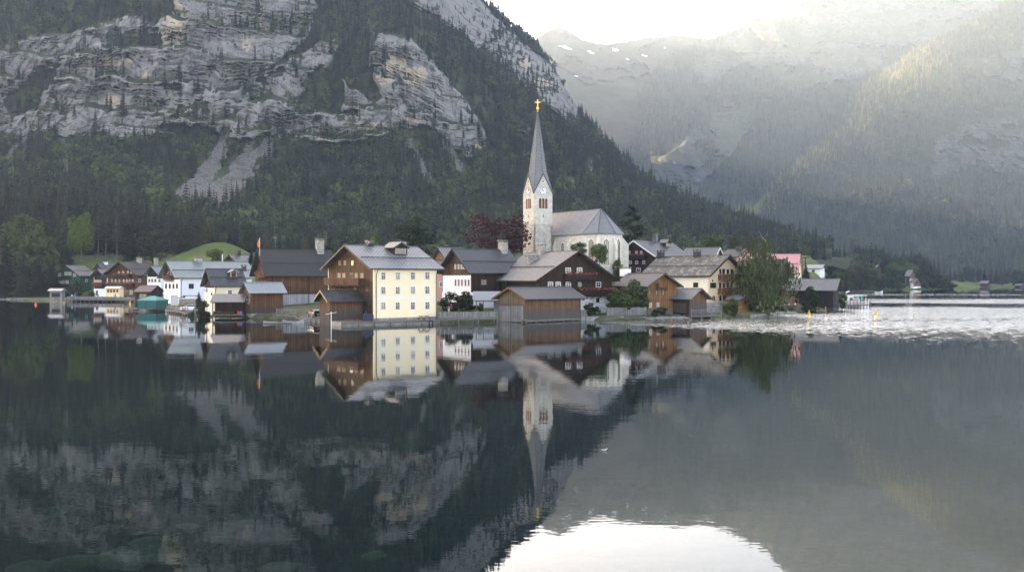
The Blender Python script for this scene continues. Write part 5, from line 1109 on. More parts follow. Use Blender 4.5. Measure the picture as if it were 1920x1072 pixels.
# left bank
tree('bigolive', 52, 391, 118, 428, 'huge dull green leafy tree over the water at the left edge', base=530)
for x, tp, w_, D, bs in ((10, 440, 60, 412, 566), (40, 470, 56, 408, 566), (72, 462, 54, 412, 562), (98, 478, 44, 418, 556), (-20, 430, 60, 418, 566), (122, 500, 26, 425, 552)): tree('spruce1', x, tp, w_, D, 'dark spruce with low boughs along the left edge of the shore', 'spruce', 'tree', 'spruces at the left waterside', bs)
for row, (D, dz) in enumerate(((462, 0), (484, -14), (510, -34))):
    x = -150 + row * 5
    while x < 376:
        if not (row == 0 and (128 < x < 232 or 262 < x < 318)):
            top = np.interp(x, [-150, 60, 150, 250, 330, 380], [340, 372, 380, 392, 400, 412]) + dz + rr.uniform(-10, 12)
            tree('spruce%d' % rr.choice((0, 0, 1, 2)), x, top, rr.uniform(26, 38), D + rr.uniform(-8, 8), 'tall dark spruce in the close stand above the left meadow', 'spruce', 'tree', 'spruces above the left meadow')
        x += rr.uniform(11, 19)
tree('lime', 152, 393, 58, 444, 'bright lime green tree with bare trunk on the left meadow', base=490)
for x, tp in ((184, 396), (198, 392), (219, 400)): tree('thin', x, tp, 24, 446 + rr.uniform(-3, 3), 'thin brownish pine with long bare trunk on the left meadow', 'pine', 'tree', 'bare stemmed pines on the left meadow', 491)
tree('olive', 290, 424, 72, 440, 'rounded pale olive tree above the white house with teal roof', base=494)
for x, tp, w_ in ((338, 404, 34), (352, 402, 36), (366, 409, 32)): tree('spruce0', x, tp, w_, 436 + rr.uniform(-4, 4), 'very dark spruce at the edge of the hillside meadow', 'spruce', 'tree', 'dark spruces beside the hillside meadow', 488)
bush('deep', 146, 524, 30, 404, 'dark leafy bush in front of the green house'); bush('bush_light', 172, 545, 22, 388, 'low flowering bush between green house and narrow white house')
bush('bush', 120, 545, 24, 408, 'low dark bush beside the small grey boathouse')
# hillside meadow
x = 384
while x < 690:
    bs = np.interp(x, [384, 480, 560, 690], [447, 474, 480, 478]); k = rr.choice(('spruce0', 'spruce2', 'broad', 'spruce1', 'olive'))
    tree(k, x, bs - rr.uniform(36, 58) + (8 if k in ('broad', 'olive') else 0), rr.uniform(20, 30), 478 + rr.uniform(-14, 24), 'mixed wood tree along the upper edge of the hillside meadow', 'tree', 'tree', 'trees along the top of the hillside meadow'); x += rr.uniform(9, 15)
tree('deep', 465, 411, 27, 452, 'bluish green cone shaped tree standing out above the barn roof', base=466)
tree('broad', 403, 460, 40, 352, 'light green garden tree behind the long teal roof', base=494); tree('spruce1', 471, 465, 17, 335, 'small dark cypress beside the low house under the meadow', 'cypress', base=492)
# behind and among the houses
tree('pine', 778, 400, 92, 292, 'dense dark pine rising behind the pale slate roof', 'pine', base=492); tree('lime', 700, 440, 24, 305, 'light green treetop peeping over the pale slate roof', base=478)
tree('beech', 934, 393, 132, 259, 'dark copper beech standing left of the church tower', 'copper_beech', base=490)
tree('deep', 1085, 451, 36, 252, 'small dark green tree in front of the nave wall', base=484); tree('broad', 1124, 448, 42, 247, 'open leafy tree in front of the church apse', base=500); bush('deep', 1158, 480, 22, 256, 'dark ivy like shrub at the left gable corner of the dark red chalet')
tree('cedar', 1186, 382, 66, 300, 'tall dark cedar right of the church apse', 'cedar', base=470); tree('broad', 1338, 430, 48, 332, 'round green tree above the cream house roof', base=480); tree('olive', 1380, 436, 26, 340, 'thin brownish tree between round green tree and birch', base=476); bush('olive', 1408, 438, 30, 345, 'dull green tree right behind the top of the birch', 482)
tree('birch', 1431, 415, 118, 226, 'tall weeping birch with white trunk in front of the pink roof', 'birch', base=590, turn=.4)
bush('bush', 1160, 539, 56, 202.5, 'round clipped dark green bush behind the plank fence', 586); bush('bush_light', 1190, 524, 62, 206.5, 'taller bright green bush behind the round clipped one', 586); bush('bush', 1111, 565, 36, 201, 'loose shrub before the flaking white wall of the great chalet', 592)
bush('deep', 1241, 572, 24, 199.5, 'little bush at the corner of the orange boarded house', 590); bush('bush_light', 1228, 578, 18, 199, 'low garden plants under the orange boarded house', 592)
bush('bush', 1370, 556, 32, 213, 'dark shrub on the bank left of the honey coloured hut', 592); bush('bush_yellow', 848, 546, 62, 206, 'yellowish green hedge on the lawn beside the yellow house', 586); bush('bush', 874, 543, 52, 208, 'dark green shrub before the white bay of red shutters', 584); bush('bush', 899, 565, 16, 204, 'small dark shrub beside the porch posts', 584)
bush('bush_light', 382, 563, 34, 212, 'bright green bush on the bank left of the boat shelter', 594); tree('spruce1', 373, 545, 24, 225, 'small bushy conifer before the white house', 'conifer', base=576); bush('bush_light', 361, 582, 12, 214, 'tuft of green on the jetty bank', 592)
bush('bush_light', 1519, 537, 42, 250, 'willow like shrub in front of the black boathouse', 586); bush('deep', 1580, 546, 20, 266, 'dense green shrub between the black boathouse and the white boat', 578); tree('spruce1', 1511, 492, 26, 330, 'dark green cypress beside the pink roof', 'cypress', base=528); tree('spruce1', 1526, 515, 10, 500, 'little dark conifer beside the low grey roof on the slope', 'conifer', base=520)
for x, tp, w_ in ((1440, 574, 26), (1462, 572, 30), (1482, 574, 26), (1422, 578, 22)): bush('bush_light', x, tp, w_, 228 + (x - 1420) * .25, 'low green bank shrub under the birch', 592)['group'] = 'bank shrubs under the birch'
# the headland
x = 1488
while x < 1624:
    bs = np.interp(x, [1488, 1560, 1624], [486, 489, 496]); k = rr.choice(('spruce0', 'spruce2', 'spruce0', 'broad', 'thin'))
    tree(k, x, bs - rr.uniform(28, 44) - (4 if k != 'broad' else -10), rr.uniform(11, 17), float(np.interp(x, [1488, 1545, 1624], [700, 772, 905])) + rr.uniform(-8, 14), 'slender forest edge tree behind the green meadow past the pink roof', 'tree', 'tree', 'trees edging the green headland meadow'); x += rr.uniform(5, 9)
for i in range(46):
    x = 1604 + 160 * ((i * .618) % 1); tp = np.interp(x, [1604, 1650, 1700, 1740, 1770], [462, 462, 468, 480, 502]) + rr.uniform(-6, 12)
    tree(rr.choice(('spruce1', 'spruce1', 'spruce2', 'deep')), x, tp, rr.uniform(14, 22), 895 + rr.uniform(-20, 34), 'dark conifer crowning the headland', 'conifer', 'tree', 'conifers crowning the headland')
for k, x, tp, w_, D, bs in (('broad', 1556, 510, 24, 480, 530), ('deep', 1572, 503, 28, 560, 535), ('spruce1', 1586, 500, 15, 640, 540), ('olive', 1602, 478, 40, 700, 540), ('deep', 1612, 490, 30, 770, 544), ('broad', 1630, 504, 34, 790, 545), ('deep', 1645, 508, 30, 795, 545), ('broad', 1656, 512, 28, 790, 545), ('deep', 1668, 496, 32, 800, 545),
                            ('broad', 1676, 484, 34, 812, 545), ('spruce1', 1690, 484, 24, 845, 545), ('deep', 1682, 502, 24, 806, 544), ('broad', 1704, 486, 42, 845, 540), ('olive', 1722, 492, 34, 850, 540), ('deep', 1733, 515, 22, 832, 544), ('spruce0', 1744, 492, 22, 842, 544), ('deep', 1754, 508, 26, 838, 544), ('broad', 1766, 510, 28, 842, 544), ('spruce1', 1781, 512, 13, 856, 543), ('bush_yellow', 1776, 526, 40, 850, 544), ('bush', 1690, 528, 24, 795, 544)):
    tree(k, x, tp, w_, D, 'leafy tree on the low shore of the headland', 'tree', 'tree', 'leafy trees along the headland shore')
tree('broad', 1878, 505, 18, 1062, 'lone round tree on a bare trunk on the far shore', base=538); tree('deep', 1910, 503, 34, 1066, 'dark bushy tree at the far right shore', base=538); tree('bush', 1801, 520, 14, 1085, 'small round tree on the far green shore', base=535)
x = 1782
while x < 1935:
    tree(rr.choice(('broad', 'spruce1', 'olive', 'spruce0')), x, rr.uniform(494, 508), rr.uniform(12, 18), 1125 + rr.uniform(-6, 20), 'pale hazy tree at the foot of the far slope', 'tree', 'tree', 'hazy trees at the foot of the far slope', 531); x += rr.uniform(8, 13)

# ------------------------------------------------------------------ waterfront
def frame_obj(name, label, cat, px, D, yaw=0, z=0.0, group=None):
    p = at(px, HY, D); return empty(name, (p.x, D, z), R(yaw), label, cat, group)
def run(p0, p1): d = Vector((p1[0] - p0[0], p1[1] - p0[1], 0)); return d.length, math.degrees(math.atan2(d.y, d.x))
def wp2(px, D): v = at(px, HY, D); return (v.x, v.y)
def pier(label, a, b, wid, z, piles=2.5, fence=None, fill=None, name='pier', cat='pier', rail=None):
    """deck from a to b (px, D) along its front edge, going back by wid; fence = picket height, rail = rail height"""
    A, B = wp2(*a), wp2(*b); L, yaw = run(A, B); o = empty(name, (A[0], A[1], 0), R(yaw), label, cat)
    m = MB(); n = max(3, int(L / .45)); rd = random.Random(int(a[0]))
    for i in range(n): m.box((L * i / n + .012, -.1, z - .09 + rd.uniform(-.012, .012)), (L * (i + 1) / n - .012, wid, z + rd.uniform(-.012, .012)))
    m.build('deck', M['deck'], o)
    MB().box((0, .02, z - .34), (L, .2, z - .1)).build('beam', M['post'], o); MB().box((0, wid - .25, z - .34), (L, wid - .07, z - .1)).build('beam', M['post'], o)
    k = max(2, int(L / piles))
    for i in range(k + 1):
        x = .15 + (L - .3) * i / k
        for y in ((.1, wid - .15) if wid > 1.2 else (.1,)): MB().tube([(x, y - .02, -2.5), (x + rd.uniform(-.04, .04), y, z + (fence + .15 if fence and y < .5 else -.1))], .12, 7).build('pile', M['post'], o)
    if fill:
        q = MB(); q.box((.05, .35, -1.5), (L - .05, wid - .3, z - .12)); q.build('stone_footing', M[fill], o)
    if fence:
        f = MB(); c = int(L / .17)
        for i in range(c): f.box((i * .17 + .01, .0, z + .12), (i * .17 + .155, .035, z + fence + rd.uniform(-.03, .03)))
        f.box((0, .04, z + .3), (L, .1, z + .42)); f.box((0, .04, z + fence - .25), (L, .1, z + fence - .13)); f.build('picket_fence', M['greywood'], o)
    if rail:
        f = MB()
        for i in range(k + 1): x = .1 + (L - .2) * i / k; MB().box((x - .08, -.02, z), (x + .08, .12, z + rail + .25)).build('post', M['post'], o)
        for zz in (.45, .78, 1.0): f.box((0, -.05, z + rail * zz - .06), (L, -.02, z + rail * zz + .04))
        f.build('railing', M['greywood'], o)
    return o
def wall_run(label, pts, z, thick=.6, mat='quay', name='quay_wall', zb=-1.2):
    o = None; m = MB()
    P = [Vector((*wp2(*q), 0)) for q in pts]
    for p, q in zip(P[:-1], P[1:]):
        d = (q - p).normalized(); n = Vector((-d.y, d.x, 0)) * thick; m.add([p + Vector((0, 0, zb)), q + Vector((0, 0, zb)), q + n + Vector((0, 0, zb)), p + n + Vector((0, 0, zb)), p + Vector((0, 0, z)), q + Vector((0, 0, z)), q + n + Vector((0, 0, z)), p + n + Vector((0, 0, z))], [(0, 3, 2, 1), (4, 5, 6, 7), (0, 1, 5, 4), (1, 2, 6, 5), (2, 3, 7, 6), (3, 0, 4, 7)])
    o = m.build(name, M[mat]); return tag(o, label, 'quay wall')
pier('long grey boardwalk on piles before the brown chalet on the left shore', (126, 368), (252, 352), 5, .95, 2.2, .95)
pier('low floating stage carrying the teal tent', (243, 268), (312, 256), 7, .55, 3.0)
pier('small grey landing stage in front of the white car', (312, 246), (352, 226), 5, .7, 2.4, rail=.9)
pier('weathered jetty with tall posts beside the pale roofed boatshed', (518, 205), (556, 200), 5, .85, 1.6, rail=1.15)
pier('plank landing beside the dark parked car', (556, 196), (600, 186), 5, .75, 2.2, fill='quay')
pier('long timber wharf before the yellow house', (640, 173), (822, 182), 8.5, .72, 2.9, fill='quay')
pier('fenced walkway on posts between the yellow house and the large boathouse', (822, 184.5), (934, 188), 2.4, .95, 3.0, 1.15)
pier('log landing along the side of the large boathouse', (987, 186.0), (1090, 196.5), 1.3, .5, 2.4)
pier('small jetty with rails in front of the silvery roofed shed', (1296, 204), (1353, 208), 3, .75, 2.6, rail=1.1)
pier('low stage beneath the honey coloured hut', (1352, 217), (1418, 219), 4, .55, 2.2)
pier('timber landing stage of the excursion boat', (1588, 274), (1633, 282), 4, 1.1, 1.7, rail=1.1)
pier('dark swimming jetty out in the bay behind the white boat', (1586, 610), (1640, 640), 3, .8, 5)
pier('pale footbridge on the far shore between the red boathouses', (1862, 1040), (1884, 1042), 2.5, .9, 5)
pier('long row of pale posts on the far shore beside the red boathouse', (1800, 1046), (1838, 1044), 2.5, 1.3, 4)
wall_run('pale stone edge of the bank before the great chalet', [(1090, 197.5), (1138, 200), (1168, 199)], .75, 1.2)
wall_run('low dark stone wall under the plank fence', [(1166, 200), (1212, 202.5)], .55, .8)
wall_run('stepped stone bank beneath the orange boarded house', [(1212, 201), (1252, 203), (1296, 206)], .5, 1.4)
wall_run('rough stone edge under the birch', [(1414, 217), (1440, 226), (1480, 240)], .45, 1.0)
wall_run('grey stone wall behind the lawn of the cream house', [(1326, 222), (1358, 224)], 2.9, .5, zb=.5)
def plank_fence(label, a, b, z, h):
    A, B = wp2(*a), wp2(*b); L, yaw = run(A, B); o = empty('plank_fence', (A[0], A[1], z), R(yaw), label, 'fence'); m = MB(); rd = random.Random(int(b[0])); c = int(L / .2)
    for i in range(c): m.box((i * .2 + .012, 0, .05), (i * .2 + .188, .04, h + rd.uniform(-.04, .04)))
    m.build('boards', M['greywood'], o); p = MB()
    for i in range(int(L / 2.2) + 1): MB().box((i * 2.2, .05, -.4), (i * 2.2 + .13, .18, h + .1)).build('post', M['post'], o)
    for zz in (.25, .8): MB().box((0, .045, h * zz), (L, .1, h * zz + .1)).build('rail', M['post'], o)
plank_fence('silver grey plank fence below the round bushes', (1138, 200.5), (1212, 203.5), .7, 1.75)
plank_fence('short board fence right of the large boathouse', (1090, 199), (1102, 200.5), .7, 1.3)
# mooring posts
for px, D, z1, lean, lb in ((365, 213, 3.4, .25, 'leaning pale post in front of the white car'), (369, 212, 3.6, -.3, 'second leaning pale post right beside the first'), (373, 213, 1.6, 0, 'short post right of the two leaning ones'), (1211, 199, 1.9, 0, 'tall mooring post at the end of the plank fence'), (1099, 196, 1.6, 0, 'thick mooring post at the corner of the stone edge'), (1352, 204, 1.7, 0, 'lone mooring post by the small railed jetty'), (933, 186.5, 1.8, 0, 'dark mooring post at the corner of the large boathouse'), (1548, 254, 1.2, 0, 'orange painted post under the black boathouse')):
    p = at(px, HY, D); tag(MB().tube([(p.x, D, -2), (p.x + lean, D, z1)], [.15, .12], 8).build('mooring_post', M['orangep' if 'orange' in lb else 'post']), lb, 'post')
# tent
o = frame_obj('canvas_tent', 'teal canvas tent with pale pyramid roof on the floating stage', 'tent', 287, 258, -14, .58); w2, d2, e, pk = 2.75, 2.5, 2.25, 3.3
MB().add([(-w2 - .1, -d2 - .1, 0), (w2 + .1, -d2 - .1, 0), (w2 + .1, d2 + .1, 0), (-w2 - .1, d2 + .1, 0), (-w2, -d2, e), (w2, -d2, e), (w2, d2, e), (-w2, d2, e)], [(0, 1, 5, 4), (1, 2, 6, 5), (2, 3, 7, 6), (3, 0, 4, 7), (0, 3, 2, 1)]).build('wall', M['tealc'], o)
MB().add([(-w2 - .2, -d2 - .2, e - .2), (w2 + .2, -d2 - .2, e - .2), (w2 + .2, d2 + .2, e - .2), (-w2 - .2, d2 + .2, e - .2), (-w2 - .2, -d2 - .2, e + .03), (w2 + .2, -d2 - .2, e + .03), (w2 + .2, d2 + .2, e + .03), (-w2 - .2, d2 + .2, e + .03), (-.7, 0, pk), (.7, 0, pk)], [(0, 1, 5, 4), (1, 2, 6, 5), (2, 3, 7, 6), (3, 0, 4, 7), (4, 5, 9, 8), (5, 6, 9), (6, 7, 8, 9), (7, 4, 8), (3, 2, 1, 0)]).build('roof', M['tealt'], o)
m = MB()
for x in (-w2, -.4, w2): MB().tube([(x, -d2 - .12, 0), (x, -d2 - .06, e)], .05, 6).build('pole', M['dark'], o)
# cars
def car(label, px, D, yaw, z, paint):
    o = frame_obj('parked_car', label, 'car', px, D, yaw, z); m = MB(); hw = .86
    secs = [(-2.0, .35, .78, .80), (-1.95, .30, .92, .84), (-1.1, .25, 1.0, hw), (1.0, .25, 1.0, hw), (1.85, .28, .95, .84), (1.98, .35, .70, .78)]
    vs = []; fs = []
    for x, z0, z1, w_ in secs: vs += [(x, -w_, z0), (x, -w_, (z0 + z1) / 2), (x, -w_ * .96, z1), (x, w_ * .96, z1), (x, w_, (z0 + z1) / 2), (x, w_, z0)]
    for i in range(5):
        for k in range(6): fs.append((i * 6 + k, i * 6 + (k + 1) % 6, i * 6 + 6 + (k + 1) % 6, i * 6 + 6 + k))
    fs += [tuple(range(5, -1, -1)), tuple(range(30, 36))]; m.add(vs, fs)
    cab = [(-1.0, .98), (-.35, 1.46), (.9, 1.50), (1.75, 1.30), (1.92, .95)]
    k = len(m.v); m.extrude(cab, -.68, .68, lambda t, u, v: (u, t * (1.18 if v < 1.1 else 1.0), v)); body = m.build('body', paint, o)
    g = MB()
    for sgn in (-1, 1): g.add([(-.78, sgn * .80, 1.04), (-.32, sgn * .715, 1.40), (.88, sgn * .715, 1.44), (1.5, sgn * .74, 1.30), (1.62, sgn * .80, 1.04)], [(0, 1, 2, 3, 4)])
    g.add([(1.80, -.6, 1.28), (1.80, .6, 1.28), (1.955, .68, 1.0), (1.955, -.68, 1.0)], [(0, 1, 2, 3)]); g.add([(-.95, -.66, 1.06), (-.95, .66, 1.06), (-.40, .6, 1.45), (-.40, -.6, 1.45)], [(0, 1, 2, 3)]); g.build('car_window', M['glass'], o, fix=False)
    for x in (-1.25, 1.2):
        for sgn in (-1, 1):
            t_ = MB(); t_.tube([(x, sgn * .66, .31), (x, sgn * .89, .31)], .31, 14); wh = t_.build('wheel', M['rubber'], o); MB().tube([(x, sgn * .87, .31), (x, sgn * .90, .31)], .19, 10).build('rim', M['m_light'], wh)
    for sgn in (-1, 1): MB().box((1.90, min(sgn * .55, sgn * .82), .72), (1.985, max(sgn * .55, sgn * .82), .92)).build('tail_light', M['red'], o); MB().box((-1.99, min(sgn * .5, sgn * .78), .66), (-1.93, max(sgn * .5, sgn * .78), .80)).build('headlight', M['white'], o)
    MB().box((1.96, -.26, .55), (1.995, .26, .66)).build('number_plate', M['white'], o)
car('white hatchback parked behind the small landing stage', 355, 233, 12, .78, plain('white_car_paint', (.62, .64, .67), .25, .05, .1, .6)); car('dark blue car seen from behind beside the low dark shed', 589, 193, -58, .82, plain('dark_car_paint', (.02, .025, .04), .25, .1, .2, .6))
# boat shelter in front of the beige house
o = frame_obj('boat_shelter', 'open boat shelter with ribbed grey roof below the beige house', 'boat shelter', 398, 207, 4, 0); Ls = 6.4
r_ = MB(); r_.extrude([(-.5, 3.35), (3.0, 5.0), (3.0, 5.12), (-.5, 3.47)], -.4, Ls + .3, lambda t, u, v: (t, u, v)); rf = r_.build('roof', M['m_grey'], o); rb = MB()
for i in range(13): x = -.35 + i * .55; rb.bar((x, -.5, 3.5), (x, 3.0, 5.15), .06, .06)
rb.build('rib', M['m_grey'], rf); p = MB()
for x in (.1, 3.2, Ls - .2): MB().box((x - .08, -.1, -2), (x + .08, .06, 3.4)).build('post', M['dark'], o); MB().box((x - .08, 2.7, -2), (x + .08, 2.86, 4.8)).build('post', M['dark'], o)
MB().box((-.1, -.13, 3.2), (Ls, .07, 3.38)).build('beam', M['dark'], o); MB().box((-.1, 2.86, .2), (Ls, 3.0, 4.7)).build('back_wall', M['wood_dark'], o); MB().box((-.3, -.3, .62), (Ls, 2.9, .82)).build('deck', M['deck'], o); MB().box((.3, -.35, .83), (Ls - 2, -.2, 1.5)).build('front_rail', M['wood_mid'], o)
for dx, c_, lb in ((.5, 'bluep', 'blue crate in the open boat shelter'), (1.3, 'white', 'white crate in the open boat shelter'), (Ls - 1.1, 'red', 'red canister in the open boat shelter'), (Ls - .55, 'bluep', 'blue canister at the right post of the boat shelter')):
    q = at(398, HY, 207); a = R(4); c = MB(); c.box((-.28, -.22, 0), (.28, .22, .6)); c.box((-.32, -.26, .6), (.32, .26, .66)); x_ = c.build('crate', M[c_]); x_.location = (q.x + dx * math.cos(a) + .3 * math.sin(a) * -1, 207 + dx * math.sin(a) + .6, .82); tag(x_, lb, 'crate')
# porch
o = frame_obj('garden_porch', 'open porch with blue grey roof left of the large boathouse', 'porch', 891, 199, 3, 1.3); Lp = 5.4
MB().extrude([(-.4, 2.55), (3.4, 4.3), (3.4, 4.42), (-.4, 2.67)], -.4, Lp, lambda t, u, v: (t, u, v)).build('roof', M['m_blue'], o); p = MB()
for x in (.2, 1.6, Lp - .5): MB().box((x - .09, -.1, -.8), (x + .09, .08, 2.6)).build('post', M['wood_orange'], o)
MB().box((-.1, -.11, 2.38), (Lp - .2, .09, 2.56)).build('beam', M['wood_orange'], o); MB().box((Lp - 1.6, 2.8, -.5), (Lp, 2.95, 3.6)).build('screen_wall', M['m_blue'], o)
# market stall right
o = frame_obj('souvenir_stall', 'orange boarded stall with shelves of goods under the birch', 'stall', 1471, 247, 28, .9)
MB().box((0, 1.2, 0), (4.6, 1.35, 3.0)).build('back_wall', M['wood_orange'], o); MB().box((0, 0, .75), (4.6, .7, .85)).build('counter', M['wood_orange'], o); p = MB()
for x in (0, 2.2, 4.5): MB().box((x, -.05, -1), (x + .1, .05, 2.3)).build('post', M['post'], o)
MB().box((0, -.05, 2.3), (4.6, .05, 2.4)).build('beam', M['post'], o); g = random.Random(3)
for i in range(9):
    w_ = MB(); s_ = .22 + g.random() * .2; w_.lathe([(s_ * .5, 0), (s_ * .6, s_ * .5), (s_ * .3, s_ * 1.3), (s_ * .35, s_ * 1.5)], (0, 0, 0), 8); c = w_.build('souvenir', M[g.choice(('white', 'red', 'tan', 'bluep', 'white'))]); q = o.matrix_basis @ Vector((.3 + i * .5, .3, .86)); c.location = q; tag(c, 'small carved ornament on the counter of the souvenir stall', 'ornament', 'ornaments on the stall counter')
# boats
def hull(L, W, h, n=9, bow=.35):
    P = []
    for i in range(n):
        f = i / (n - 1); w_ = W / 2 * (math.sin(math.pi * min(1, .18 + f * .82)) ** .6 if f < 1 else .02) * (1 if f < .75 else max(.03, 1 - ((f - .75) / .25) ** 2)); z = h * (.75 + (.9 * bow + .3 if f > .5 else .5) * (2 * f - 1) ** 2)
        P.append((f * L, w_, z))
    m = MB(); vs = []; fs = []
    for x, w_, z in P: vs += [(x, -w_, z), (x, -w_ * .75, .05), (x, w_ * .75, .05), (x, w_, z), (x, w_ * .86, z - .03), (x, w_ * .6, .18), (x, -w_ * .6, .18), (x, -w_ * .86, z - .03)]
    for i in range(n - 1):
        for k in range(8): fs.append((i * 8 + k, i * 8 + (k + 1) % 8, i * 8 + 8 + (k + 1) % 8, i * 8 + 8 + k))
    fs += [tuple(range(7, -1, -1)), tuple(range((n - 1) * 8, n * 8))]; m.add(vs, fs); return m
M['boatwhite'] = plain('worn_white_boat_paint', (.42, .41, .39), .6, .5)
def rowboat(label, px, D, yaw, L, W, h, mat, cover=None):
    o = frame_obj('rowing_boat', label, 'boat', px, D, yaw, -.08); hull(L, W, h, 13, 1.1).build('hull', M[mat], o); q = MB(); q.box((L * .06, -W * .30, .19), (L * .8, W * .30, h * .8)); q.build('floor', M['deck'], o); q = MB(); q.bar((.1, -W * .44, .14), (L * .72, -W * .5, .14), .05, .1); q.build('stripe', M['dark'], o)
    s_ = MB()
    for f in (.22, .45, .66): s_.box((L * f - .14, -W * .38, h * .62), (L * f + .14, W * .38, h * .7))
    s_.build('seat', M['deck'], o)
    if cover:
        c = MB(); c.extrude([(-W * .42, h * .9), (W * .42, h * .9), (W * .3, h * 1.25), (-W * .3, h * 1.3)], L * .12, L * .62, lambda t, u, v: (t, u, v)); c.build('boat_cover', M[cover], o)
rowboat('long white wooden rowing boat moored before the jetty posts', 494, 183.5, 3, 7.4, 1.15, .42, 'boatwhite'); rowboat('white rowing boat with dark cover behind the long one', 530, 187.5, 14, 5.0, 1.3, .50, 'boatwhite', 'tarp')
rowboat('green covered rowing boat beside the teal tent', 311, 247, 8, 4.2, 1.5, .6, 'white', 'greenp')
rowboat('small white boat out in the bay behind the excursion boat', 1641, 600, 10, 5, 1.8, .9, 'white'); rowboat('flat rusty boat under the small grey boathouse', 97, 338, 0, 4.5, 1.4, .45, 'tan')
o = frame_obj('excursion_boat', 'white excursion boat with open cabin and red stripe behind its landing', 'boat', 1584, 285, 18, -.1); Lb = 8.2
hull(Lb, 2.8, 1.5, 11).build('hull', M['white'], o); MB().box((.6, -1.43, 1.35), (Lb * .72, -1.405, 1.6)).build('stripe', M['red'], o); MB().box((.5, -1.40, .85), (Lb * .78, -1.34, 1.95)).build('side_panel', M['white'], o); MB().box((.3, -1.4, 3.55), (Lb * .8, 1.4, 3.72)).build('cabin_roof', M['white'], o); p = MB()
for i in range(5):
    for y in (-1.25, 1.25): x = .6 + i * 1.4; MB().box((x - .06, y - .05, 1.4), (x + .06, y + .05, 3.56)).build('post', M['white'], o)
MB().box((.35, -1.22, 1.4), (2.1, 1.22, 3.55)).build('wheelhouse', M['white'], o); MB().box((.7, -1.25, 2.2), (1.8, 1.25, 3.1)).build('cabin_window', M['glass'], o); MB().box((2.1, 1.1, 1.4), (Lb * .78, 1.2, 3.5)).build('cabin_wall', M['white'], o)
for sgn in (-1,): MB().add([(3.6, -1.3, 3.5), (5.4, -1.3, 3.5), (5.4, -1.3, 1.8), (4.8, -1.3, 1.6), (3.9, -1.28, 2.6)], [(0, 1, 2, 3, 4)]).extrude([(3.6, 3.5), (5.4, 3.5), (5.3, 2.0), (4.2, 2.6)], -1.27, -1.24, lambda t, u, v: (u, t, v)).build('awning', M['greenp'], o)
MB().box((4.3, -1.22, 1.5), (5.3, -1.18, 2.6)).build('banner', M['redbrown'], o); MB().tube([(.4, 0, 3.7), (.4, 0, 4.7)], .04, 6).build('mast', M['white'], o)
MB().extrude([(.5, 4.3), (1.6, 4.75), (1.6, 5.0), (.5, 4.75)], -.02, .02, lambda t, u, v: (u, t, v)).build('pennant', M['white'], o)
for x0, lb in ((643, 'red kayak lying on the wharf nearest the shed wall'), (664, 'shorter red kayak lying beside the dark bins')):
    k = frame_obj('kayak', lb, 'kayak', x0, 177.5, 22, .74); k.scale = (.72, .72, .72); m = MB(); m.tube([(0, 0, .12), (.5, 0, .18), (1.4, 0, .2), (2.3, 0, .18), (2.9, 0, .14)], [.04, .2, .28, .2, .04], 10); m.build('hull', M['redbrown'], k, True); MB().box((1.1, -.16, .41), (1.7, .16, .485)).build('cockpit', M['rubber'], k)
# buoys
def buoy(label, px, py, h, mat='yel'):
    D = shoreD(py); p = at(px, HY, D); m = MB(); m.lathe([(.02, -.5), (.30, -.3), (.38, 0), (.34, .25), (.16, .55), (.10, h * .9), (.02, h)], (0, 0, 0), 12); o = m.build('buoy', M[mat], None, True); o.location = (p.x, p.y, 0); tag(o, label, 'buoy')
    MB().lathe([(.105, h * .62), (.11, h * .62), (.11, h * .8), (.085, h * .8)], (0, 0, 0), 10).build('band', M['iron'], o)
buoy('slim yellow buoy in the glitter before the two people', 1517, 590, 1.1); buoy('yellow buoy with dark top far out in the glitter', 1642, 589, .85); buoy('yellow buoy at the end of the grey boardwalk', 244, 570, 1.2); buoy('small orange buoy at the far left of the lake', 67, 572, .9, 'orangep')
# marker pole, lamps, flag
p = at(621, HY, 170.5); o = empty('marker_pole', (p.x, p.y, 0), 0, 'white marker pole with short crossarm standing in the lake', 'pole'); MB().tube([(0, 0, -2.5), (0, 0, 2.35)], [.075, .06], 8).build('pole', M['white'], o); MB().bar((-.95, 0, 2.15), (.9, 0, 2.5), .07).build('crossarm', M['white'], o); MB().ball((0, 0, 2.45), .12, 8, 6).build('knob', M['white'], o)
def lamp(label, px, top, D, base=None):
    q = at(px, HY, D); z0 = gz(q.x, q.y) if base is None else zat(base, D); h_ = zat(top, D) - z0; o = empty('street_lamp', (q.x, q.y, z0), 0, label, 'street lamp'); MB().tube([(0, 0, -.3), (0, 0, h_)], [.09, .06], 8).build('pole', M['post'], o); MB().box((-.75, -.16, h_), (.3, .16, h_ + .18)).build('lamp_head', M['m_light'], o)
lamp('tall street lamp rising behind the barn roof', 516.5, 446, 300); lamp('dark lantern post before the beige house', 388, 545, 224); lamp('slim lamp post on the green headland shore', 1624, 532, 790, 545)
q = at(417, 484, 300); tag(MB().tube([(q.x, q.y, 8), (q.x, q.y, zat(476, 300))], .12, 8).build('white_post', M['white']), 'plain white post behind the long teal roof', 'post')
q = at(487, HY, 236); zf = zat(446, 236); o = empty('flagpole', (q.x, q.y, zat(468, 236)), 0, 'slim pole with drooping red flag at the barn gable', 'flagpole'); hz = zf - zat(468, 236); MB().tube([(0, 0, -2.5), (0, 0, hz)], .05, 6).build('pole', M['white'], o)
